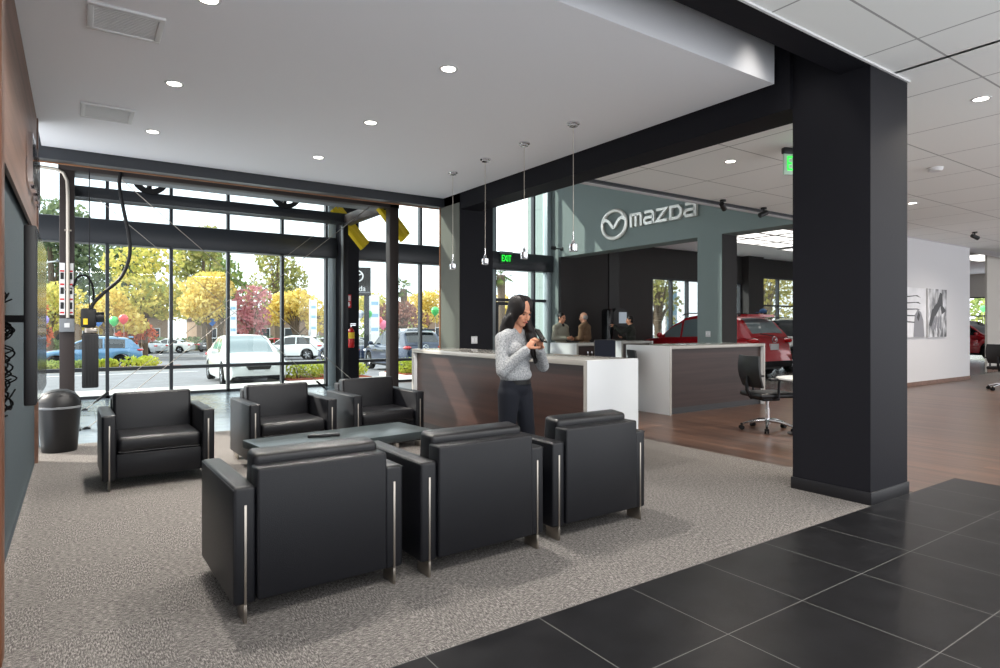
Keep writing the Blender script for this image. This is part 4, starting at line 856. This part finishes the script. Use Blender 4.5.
def shrub(label, x, y, h, w_, m, n=500, size=.12, group='low shrubs in the kerb beds', name='shrub'):
    t = thing(name, label, 'shrub', (x, y, gz(y) + .08), 0, group); rnd = random.Random(int(x * 10 + y)); bl = [((rnd.uniform(-.5, .5) * w_, rnd.uniform(-.3, .3) * w_, h * .5), (w_ * .5, w_ * .4, h * .5)) for _ in range(4)]
    leaves('foliage', m, bl, n, size, t, rnd=rnd, shell=.3); s = MB()
    for k in range(5): s.tube([(0, 0, -.05), (rnd.uniform(-.3, .3) * w_, rnd.uniform(-.2, .2) * w_, h * .7)], .012, 5)
    s.build('stems', 'bark', t)
for lb, x, y, h, w_, m_ in (('lime shrub left of the silver car, nearer the chain bag', 1.3, 34.6, .5, .8, 'leaf_lime'), ('round yellow green shrub under the light blue car tail', 2.5, 34.5, .6, 1.0, 'leaf_lime'), ('low green shrub left of the gantry post', -1.3, 34.6, .5, 1.6, 'leaf_green'), ('low green shrub at the chain bag bottom', .1, 34.6, .45, 1.2, 'leaf_green'),
                            ('lime green shrub in front of the near white car bumper', 5.55, 18.9, .55, .8, 'leaf_lime'), ('lime green shrub right of the near white car', 6.4, 18.9, .55, .8, 'leaf_lime'), ('lime green shrub at the light window jamb', 7.2, 19.0, .5, .7, 'leaf_lime'), ('lime green shrub left of the middle gantry post', 9.1, 19.0, .55, .7, 'leaf_lime'), ('lime green shrub behind the third far armchair', 9.75, 19.1, .55, .6, 'leaf_lime')): shrub(lb, x, y, h, w_, m_, 700, .09 if y < 22 else .14)
for k, (x, w_) in enumerate(((-6, 6), (2, 5), (9, 5), (17, 6), (26, 6), (36, 7))):
    shrub(['clipped hedge length at the far left of the lot', 'clipped hedge length behind the silver car', 'clipped hedge length behind the distant white car', 'clipped hedge length behind the near white car roof', 'clipped hedge length beyond the pylon sign', 'clipped hedge length beyond the entry door'][k], x, 75.5, 1.5, w_, 'leaf_dark_green', 1300, .3, 'clipped hedge lengths across the lot', 'hedge')
# low buildings behind the trees
def building(label, x0, x1, y0, h, m='building_tan'):
    t = thing('building', label, 'building', ((x0 + x1) / 2, y0 + 5, gz(y0))); w_ = (x1 - x0) / 2
    MB().box(-w_, w_, -5, 5, -.5, h).build('wall', m, t); MB().prism([(-w_ - .6, h - .05), (w_ + .6, h - .05), (w_ - 1.5, h + 1.3), (-w_ + 1.5, h + 1.3)], 'Y', -5.6, 5.6).build('roof', 'building_roof', t)
    n = int(w_ / 1.6)
    for k in range(n):
        x = -w_ + (k + .5) * 2 * w_ / n; f = MB().frame(x - .8, x + .8, 1.0, 2.6, .1, -5.06, -4.98).build('window', 'white_trim', t); MB().box(x - .7, x + .7, -5.03, -4.99, 1.1, 2.5).build('pane', 'building_glass', f)
building('low tan building behind the trees at left', -14, 10, 92, 4.2); building('low tan building behind the trees in the middle', 14, 36, 96, 4.0); building('low tan building far right of the lot', 42, 70, 86, 4.4)
# poles, flags, pylon sign, balloons
def pole(label, x, y, h, name='lamp_post', cat='lamp post', arm=True):
    t = thing(name, label, cat, (x, y, gz(y))); MB().cyl((0, 0, 0), (0, 0, h), .09, .06, 12).build('pole', 'white_trim', t)
    if arm: MB().tube([(0, 0, h - .05), (.35, 0, h + .25), (.9, 0, h + .35)], .045, 8).build('arm', 'white_trim', t); MB().box(.75, 1.3, -.14, .14, h + .3, h + .42, bev=.04).build('lamp_head', 'grey_plastic', t)
pole('pale lamp post at the far left of the glass wall', -1.85, 49.6, 6.3); pole('white lamp post in front of the low building, right of the hoist', 2.6, 62, 4.6, arm=False)
mat('flag_blue', (150, 188, 214), .7)
def flag(label, x, y, h, m='white_paint', w_=.42):
    t = thing('banner', label, 'banner', (x, y, gz(y)), R(-20)); MB().cyl((0, 0, 0), (0, 0, h), .05, n=8).build('pole', 'white_trim', t)
    MB().box(.06, .06 + w_, -.015, .015, h - 3.0, h - .1).build('cloth', m, t); k = MB()
    for z in (h - .6, h - 1.3, h - 2.1): k.box(.10, w_, -.02, -.015, z - .1, z + .1)
    k.build('cloth_print', 'flag_blue' if m == 'white_paint' else 'white_paint', t)
flag('white and blue banner in the third glass bay', 8.75, 46, 4.2); flag('white and blue banner left of the light window jamb', 13.9, 44.6, 4.3); flag('white and blue banner beside the pylon sign', 13.9, 33.6, 4.0, w_=.5); flag('blue banner outside the showroom window', 22.6, 19.4, 3.4, 'flag_blue', .5)
t = thing('pylon_sign', 'dark pylon sign with white ring emblem between the columns', 'sign', (11.05, 28.5, gz(28.5)), R(-22))
MB().box(-.75, .75, -.18, .18, 3.4, 4.75, bev=.02).build('sign_box', 'graphite', t)
for x in (-.5, .55): MB().box(x - .12, x + .12, -.12, .12, 0, 3.4).build('post', 'dark_frame', t)
rg = MB(); rr = []
for i in range(28):
    a = 2 * PI * i / 28; rr.append(rg.ring(Vector((.05 + .33 * math.cos(a), -.2, 4.32 + .27 * math.sin(a))), Vector((math.cos(a), 0, math.sin(a))), Vector((0, 1, 0)), .035, 6))
rg.skin(rr + [rr[0]], False); rg.tube([(-.25, -.2, 4.44), (-.05, -.2, 4.36), (.05, -.2, 4.26), (.15, -.2, 4.36), (.35, -.2, 4.44)], .035, 6); rg.build('emblem', 'white_paint', t)
me = text_mesh('mazda', .36, .01)
for v in me.vertices: v.co = Vector((v.co.x + .05, -v.co.z - .19, v.co.y + 3.72))
link('lettering', me, 'white_paint', t); MB().box(-.75, .75, -.2, .2, 3.52, 3.57).build('band', 'grey_plastic', t)
for c, rgb in (('lilac', (170, 150, 220)), ('green', (90, 200, 110)), ('red', (232, 84, 84)), ('blue', (70, 130, 210)), ('white', (225, 230, 240)), ('pink', (230, 120, 150))): mat('balloon_' + c, rgb, .3)
for lb, x, y, z, c in (('lilac balloon by the far left lamp post', -1.45, 42.2, 1.75, 'lilac'), ('green balloon just right of the hoist', 1.72, 40, 1.69, 'green'), ('red balloon beside the green one near the hoist', 2.15, 39.8, 1.80, 'red'), ('blue balloon behind the hoist motor', 1.0, 40.5, 1.69, 'blue'), ('blue balloon left of the third bay banner', 8.15, 48.9, 1.71, 'blue'), ('green balloon right of the third bay banner', 9.35, 48.1, 1.78, 'green'),
                       ('white balloon under the pylon sign', 11.38, 28.6, 2.0, 'white'), ('green balloon under the pylon sign', 11.72, 28.4, 2.0, 'green'), ('red balloon over the dark car', 14.52, 33.7, 1.71, 'red'), ('pink balloon just under the red one over the dark car', 14.75, 33.6, 1.5, 'pink'), ('green balloon by the sunlit column edge', 12.43, 23.0, 2.05, 'green'), ('blue balloon beside the outside pier', 18.05, 24.2, 2.05, 'blue'), ('red balloon below the blue one at the outside pier', 18.0, 24.3, 1.82, 'red'), ('green balloon over the red car roof', 23.8, 20.1, 2.15, 'green'), ('green balloon in the far right gap', 42.0, 13.4, 2.4, 'green')):
    t = thing('balloon', lb, 'balloon', (x, y, z)); r = .17 if y < 30 else .24
    MB().lathe((0, 0, 0), [(.001, r * 1.1), (r * .6, r * .92), (r * .95, r * .4), (r, .05), (r * .85, -r * .5), (r * .45, -r * .98), (.02, -r * 1.2), (.03, -r * 1.28), (.001, -r * 1.26)], 18).build('envelope', 'balloon_' + c, t)
    MB().tube([(0, 0, -r * 1.25), (.03, 0, -.8), (0, 0, min(-1.0, gz(y) + .02 - z))], .006, 5).build('string', 'white_trim', t)
# ================================================================== PEOPLE
for n, c, r_ in (('skin_tan', (196, 140, 112), .5), ('skin_light', (206, 152, 124), .5), ('hair_black', (22, 18, 18), .5), ('hair_grey', (150, 148, 146), .6), ('lips', (164, 84, 78), .4), ('eye_dark', (30, 24, 22), .3), ('denim', (22, 25, 34), .8), ('shoe_black', (24, 24, 26), .5),
                ('jacket_stone', (150, 148, 134), .85), ('blazer_brown', (112, 88, 66), .85), ('hoodie_dark', (52, 54, 50), .85), ('trouser_dark', (44, 44, 50), .8), ('shirt_plum', (110, 90, 120), .8), ('cap_blue', (60, 96, 140), .7), ('phone_black', (16, 16, 18), .15), ('scarf_dark', (40, 40, 44), .9), ('belt_black', (20, 20, 20), .4)): mat(n, c, r_, spec=.3)
mat('knit_grey', (132, 134, 136), .95, spec=.1, var=((184, 186, 188), 90, 3), bump=(220, .5))
def person(label, loc, rz, H, elbows, wrists, hdirs, hcurl, head_yaw=0., head_pitch=0., top='knit_grey', bottom='denim', hair='hair_black', skin='skin_tan', style='short', female=False, voxel=.009, step=0., extras=None, collar=None, belt=False, coat_len=.0):
    """local frame: faces -y, z up, body modelled at 1.70 m and scaled.  index 0 = right side (-x), 1 = left side (+x)"""
    t = thing('person', label, 'person', loc, rz); k = H / 1.70; sw = .172 if female else .198
    V3 = lambda p: Vector(p)
    neck = V3((0, .0, 1.43)); hd = Matrix.Translation((0, -.015, 1.47)) @ Matrix.Rotation(R(head_yaw), 4, 'Z') @ Matrix.Rotation(R(head_pitch), 4, 'X')
    HP = lambda x, y, z: (hd @ V3((x, y, z)))
    b = MB(); fr = random.Random(3)
    # head (origin at the top of the neck, chin about z = -.01, crown z = .23)
    b.ell(HP(0, .012, .135), (.074, .094, .098), 22, hd.to_3x3()); b.ell(HP(0, -.022, .075), (.060, .066, .085), 20, hd.to_3x3()); b.ell(HP(0, -.05, .018), (.033, .034, .03), 14, hd.to_3x3()); b.ell(HP(0, -.03, .035), (.05, .05, .035), 14, hd.to_3x3())
    b.cap(HP(0, -.088, .115), HP(0, -.108, .077), .009, .0135, 10); b.ell(HP(0, -.098, .075), (.018, .014, .011), 10, hd.to_3x3()); b.ell(HP(0, -.078, .128), (.05, .018, .012), 12, hd.to_3x3())
    for s in (-1, 1): b.ell(HP(s * .075, .015, .10), (.012, .022, .032), 10, hd.to_3x3()); b.ell(HP(s * .04, -.062, .085), (.022, .022, .02), 10, hd.to_3x3())
    b.ell(HP(0, -.087, .047), (.021, .012, .009), 10, hd.to_3x3())
    b.cap((0, .012, 1.36), HP(0, .012, .06), .054 if female else .062, .05 if female else .058)
    # torso
    def torso(o, g, hips=True):
        o.ell((0, .012, 1.24), (.150 + g if female else .172 + g, .095 + g, .17), 22); o.ell((0, .01, 1.10), (.132 + g if female else .150 + g, .09 + g, .12), 20)
        if hips: o.ell((0, .01, 1.04), (.14, .09, .15), 20); o.ell((0, .008, .93), (.160 + g if female else .158 + g, .102 + g, .12), 20)
        if female:
            for s in (-1, 1): o.ell((s * .068, -.065, 1.235), (.064 + g, .052 + g, .062 + g), 14)
        for s in (-1, 1): o.cap((s * .05, .01, 1.375), (s * sw, .012, 1.338), .05 + g, .040 + g)
    torso(b, 0)
    legs = []
    for i, s in ((0, -1), (1, 1)):
        st = step * s; hip = V3((s * .085, .01, .88)); kn = V3((s * .10, -.015 - st * .6, .48)); an = V3((s * .11, .03 - st, .085)); legs.append((hip, kn, an))
        b.cap(hip, kn, .082, .052); b.cap(kn, an, .05, .036); b.cap(an + V3((0, .0, -.04)), an + V3((s * .02, -.13, -.055)), .036, .028)
    # arms, hands with five separate fingers
    sl = []
    for i, s in ((0, -1), (1, 1)):
        sh, el, wr = V3((s * sw, .012, 1.345)), V3(elbows[i]), V3(wrists[i]); sl.append((sh, el, wr)); b.cap(sh, el, .045, .037); b.cap(el, wr, .037, .025)
        f = V3(hdirs[i]).normalized(); c = V3(hcurl[i]); c = (c - f * c.dot(f)).normalized(); a = f.cross(c) * 1.0
        kn = wr + f * .085; b.cap(wr + f * .01, wr + f * .05, .024, .027)
        for q in (-1.5, -.5, .5, 1.5): b.cap(wr + f * .03 + a * q * .012, kn + a * q * .0185, .0165, .0115, 10)
        for q, L in ((-1.5, .82), (-.5, .96), (.5, 1.), (1.5, .9)):
            p = kn + a * q * .019; d = f
            for j, sg in enumerate((.040, .028, .022)):
                d = (d * math.cos(R(38)) + c * math.sin(R(38))).normalized() if j or True else d; n_ = p + d * sg * L; b.cap(p, n_, .0098 - .0012 * j, .0088 - .0012 * j, 8); p = n_
        th = wr + f * .025 + a * (-.028 if s < 0 else .028) * (1 if i == 0 else 1); ta = (f * .55 + c * .6 + a * (-.55 if s < 0 else .55)).normalized(); b.cap(th, th + ta * .042, .0135, .0115, 8); b.cap(th + ta * .042, th + ta * .042 + (ta * .6 + f * .5 + c * .3).normalized() * .032, .0115, .0095, 8)
    me = bake_remesh(b, 'body', voxel, 3); body = link('body', me, skin, t)
    # clothes
    c_ = MB(); g = .018 if female else .040
    if female: torso(c_, g, False); c_.ell((0, .006, 1.03), (.158 + g * .6, .110 + g * .4, .08), 20)
    else: torso(c_, g); c_.ell((0, .005, .965 - coat_len * .3), (.168 + g, .112 + g * .4, .07 + coat_len * .5), 20)
    for sh, el, wr in sl: c_.cap(sh, el, .048 + g * .4, .047 + g * .4); c_.cap(el, wr - (wr - el).normalized() * .015, .047 + g * .4, .033 + g * .4)
    if not female: c_.cap((0, .03, 1.40), (0, .03, 1.43), .07, .066)
    link('sweater' if female else 'jacket', bake_remesh(c_, 'top', .011, 4), top, t)
    c_ = MB(); c_.ell((0, .008, .94), (.166, .112, .12), 20); c_.ell((0, .03, .86), (.15, .105, .09), 18)
    for hip, kn, an in legs: c_.cap(hip, kn, .096, .066); c_.cap(kn, an + V3((0, 0, .02)), .064, .052)
    link('trousers', bake_remesh(c_, 'trousers', .011, 4), bottom, t)
    for (hip, kn, an), s in zip(legs, (-1, 1)):
        m_ = MB(); m_.cap(an + V3((0, .015, -.035)), an + V3((s * .022, -.14, -.05)), .045, .034); m_.box(an.x - .04, an.x + .06 * s if s > 0 else an.x + .04, an.y - .175, an.y + .055, .0, .018, bev=.008)
        m_.build('shoe', 'shoe_black', t)
    # face details
    m_ = MB()
    for s in (-1, 1): m_.ell(HP(s * .033, -.079, .108), (.013, .007, .0055), 10, hd.to_3x3())
    m_.build('eyes', 'eye_dark', t); m_ = MB()
    for s in (-1, 1): m_.tube([HP(s * .014, -.089, .128), HP(s * .033, -.087, .134), HP(s * .052, -.074, .127)], .0042, 6)
    m_.build('eyebrows', hair, t); MB().ell(HP(0, -.093, .0455), (.021, .010, .0065), 12, hd.to_3x3()).build('lips', 'lips', t)
    # hair
    m_ = MB()
    if style == 'long':
        m_.ell(HP(0, .031, .147), (.085, .096, .103), 24, hd.to_3x3()); [m_.ell(HP(q * .046, .018, .150), (.043, .100, .098), 20, hd.to_3x3()) for q in (-1, 1)]; m_.ell(HP(0, .06, .06), (.088, .066, .14), 20, hd.to_3x3())
        for s in (-1, 1):
            m_.ell(HP(s * .066, .0, .11), (.025, .062, .105), 18, hd.to_3x3()); m_.ell(HP(s * .074, .02, .0), (.03, .058, .11), 18, hd.to_3x3()); m_.cap(HP(s * .078, .01, .06), HP(s * .07, .06, -.06), .032, .05)
        m_.cap(HP(.075, -.015, .05), (.085, -.085, 1.40), .032, .045); m_.cap((.085, -.085, 1.40), (.095, -.135, 1.26), .048, .045); m_.cap((.095, -.135, 1.26), (.085, -.142, 1.14), .045, .016); m_.cap((.05, -.11, 1.37), (.055, -.148, 1.2), .035, .02)
        m_.cap(HP(-.05, .06, .0), (-.09, .075, 1.32), .06, .05); m_.cap((-.09, .085, 1.34), (-.08, .115, 1.17), .055, .02); m_.cap(HP(.03, .06, 0), (.04, .10, 1.2), .07, .03)
    elif style == 'bald':
        m_.ell(HP(0, .045, .115), (.079, .072, .07), 20, hd.to_3x3())
        for s in (-1, 1): m_.cap(HP(s * .072, -.01, .115), HP(s * .07, .04, .08), .012, .016)
    else:
        m_.ell(HP(0, .022, .158), (.080, .095, .088), 22, hd.to_3x3()); m_.ell(HP(0, .055, .10), (.076, .058, .08), 18, hd.to_3x3())
        for s in (-1, 1): m_.cap(HP(s * .072, -.012, .15), HP(s * .074, 0, .105), .014, .010)
    link('hair', bake_remesh(m_, 'hair', .008, 3), hair, t)
    if style == 'cap': MB().ell(HP(0, .015, .165), (.088, .104, .085), 22, hd.to_3x3()).ell(HP(0, -.11, .15), (.06, .07, .012), 16, hd.to_3x3()).build('cap', 'cap_blue', t)
    if collar: MB().lathe((0, -.0, 1.395), [(.085, -.03), (.088, 0), (.07, .045), (.06, .04), (.07, -.02)], 20).build('collar', collar, t)
    if belt: MB().lathe((0, .008, .975), [(.13, -.018), (.131, .018)], 28).build('belt', 'belt_black', t)
    for o in kids(t): o.scale = (k, k, k)
    return t
LOWK = 1.66 / 1.70
def phone(label, loc, rot, cat='phone'):
    t = thing('phone', label, cat, loc); t.rotation_euler = rot
    MB().box(-.036, .036, -.0045, .0045, -.072, .072, bev=.004, seg=3).build('case', 'phone_black', t); MB().box(-.033, .033, -.006, -.0044, -.064, .064).build('screen', 'black_gloss', t)
    return t
wx, wy = 3.05, 4.22
person('woman in grey knit sweater and dark jeans looking down at her phone', (wx, wy, 0), R(12), 1.665,
       [(-.235, -.06, 1.08), (.24, -.10, 1.10)], [(-.115, -.225, 1.26), (.03, -.24, 1.26)], [(.45, -.35, .75), (-.42, -.30, .75)], [(.75, -.25, .0), (-.75, -.2, .1)],
       head_yaw=-4, head_pitch=20, style='long', female=True, voxel=.0055, step=.05, belt=True)
a = R(12); hx, hy, hz = -.045, -.31, 1.375
phone('black phone held up in both hands of the woman', (wx + (hx * math.cos(a) - hy * math.sin(a)) * LOWK, wy + (hx * math.sin(a) + hy * math.cos(a)) * LOWK, hz * LOWK), (R(-42), R(8), R(12)))
person('man in pale stone jacket facing the man in brown', (10.15, 12.1, 0), R(10), 1.75, [(-.25, .02, 1.08), (.25, -.0, 1.08)], [(-.10, -.25, 1.08), (.12, -.24, 1.06)], [(.4, -.8, .1), (-.3, -.9, 0)], [(.6, 0, .3), (-.6, 0, .3)], head_pitch=8, top='jacket_stone', bottom='trouser_dark', skin='skin_tan', collar='scarf_dark', coat_len=.1)
person('balding grey haired man in brown blazer with his back turned', (10.62, 11.75, 0), R(205), 1.76, [(-.25, .02, 1.08), (.25, 0, 1.08)], [(-.14, -.26, 1.05), (.10, -.25, 1.05)], [(.3, -.8, .1), (-.3, -.9, 0)], [(.6, 0, .3), (-.6, 0, .3)], head_pitch=5, top='blazer_brown', bottom='trouser_dark', hair='hair_grey', skin='skin_light', style='bald', coat_len=.16)
person('person in dark hoodie touching the kiosk screen, phone in one hand', (12.75, 12.2, 0), R(215), 1.70, [(-.24, -.02, 1.07), (.28, -.20, 1.24)], [(-.12, -.24, 1.10), (.18, -.42, 1.42)], [(.2, -.9, .1), (-.1, -.8, .5)], [(.2, .2, .9), (-.3, -.2, -.6)], head_pitch=4, top='hoodie_dark', bottom='trouser_dark', skin='skin_tan')
person('person in blue cap standing beyond the red car', (17.02, 10.9, 0), R(200), 1.92, [(-.26, .03, 1.07), (.26, .03, 1.07)], [(-.25, -.06, .82), (.25, -.06, .82)], [(0, -.2, -1), (0, -.2, -1)], [(.6, 0, 0), (-.6, 0, 0)], top='hoodie_dark', bottom='trouser_dark', style='cap', voxel=.012)
person('person in plum shirt standing out in the lot behind the navy car', (15.0, 34.0, gz(34.0)), R(20), 1.72, [(-.26, .03, 1.07), (.26, .03, 1.07)], [(-.25, -.06, .82), (.25, -.06, .82)], [(0, -.2, -1), (0, -.2, -1)], [(.6, 0, 0), (-.6, 0, 0)], top='shirt_plum', bottom='trouser_dark', voxel=.012)

# ================================================================== LIGHT
wd = bpy.data.worlds.new('sky'); S.world = wd; wd.use_nodes = True; nt = wd.node_tree; bg = nt.nodes['Background']
tc = nt.nodes.new('ShaderNodeTexCoord'); no = nt.nodes.new('ShaderNodeTexNoise'); no.inputs['Scale'].default_value = 2.2; no.inputs['Detail'].default_value = 5
nt.links.new(tc.outputs['Generated'], no.inputs['Vector']); cr = nt.nodes.new('ShaderNodeValToRGB'); e = cr.color_ramp.elements
e[0].position = .35; e[1].position = .65; e[0].color = (.86, .92, 1.0, 1); e[1].color = (1, 1, 1, 1)
nt.links.new(no.outputs['Fac'], cr.inputs[0]); nt.links.new(cr.outputs[0], bg.inputs[0]); bg.inputs[1].default_value = 2.0
sl = bpy.data.lights.new('sun', 'SUN'); sl.energy = 6.5; sl.angle = R(.8); sl.color = (1, .94, .84); so = bpy.data.objects.new('sun', sl); COL.objects.link(so)
so.rotation_euler = Vector((1.2, -1, -1)).to_track_quat('-Z', 'Y').to_euler(); so.location = (-20, 40, 30)
def spot(x, y, z, watts, ang=110, blend=.6, rad=.06, color=(1, .95, .88)):
    l = bpy.data.lights.new('lamp', 'SPOT'); l.energy = watts; l.spot_size = R(ang); l.spot_blend = blend; l.shadow_soft_size = rad; l.color = color
    o = bpy.data.objects.new('lamp', l); COL.objects.link(o); o.location = (x, y, z - .02)
for x, y in ((.72, 4.45), (.72, 6.17), (.70, 7.83), (2.57, 4.52), (2.57, 6.18), (2.55, 7.83)): spot(x, y, 3.565, 210, 150, 1)
for x, y in ((6.82, 4.82), (6.84, 2.2), (11.68, 4.72), (9.2, 4.8), (14.2, 4.72), (17, 4.7), (17, 2.2)): spot(x, y, 3.495, 180, 150, 1, color=(1, .9, .78))
spot(4.75, 2.9, 4.2, 25, 70)
def area(x, y, z, lx, ly, w_):
    l = bpy.data.lights.new('panel_or_fill_lamp', 'AREA'); l.shape = 'RECTANGLE'; l.size = lx; l.size_y = ly; l.energy = w_; l.color = (1, .97, .93); o = bpy.data.objects.new('panel_or_fill_lamp', l); COL.objects.link(o); o.location = (x, y, z)
area(17.2, 10.6, 4.02, 4.2, 2.4, 260); area(20.6, 11.6, 4.02, 1.8, 1.0, 80); area(28.5, 9.2, 4.02, 3, 1.2, 150)
for x, y in ((.6, .6), (2.6, .6), (4.6, .6), (7.4, .2), (10, .2)): area(x, y, 3.48, 1.2, .6, 45)  # added fill lights out of view near the camera, without fixtures
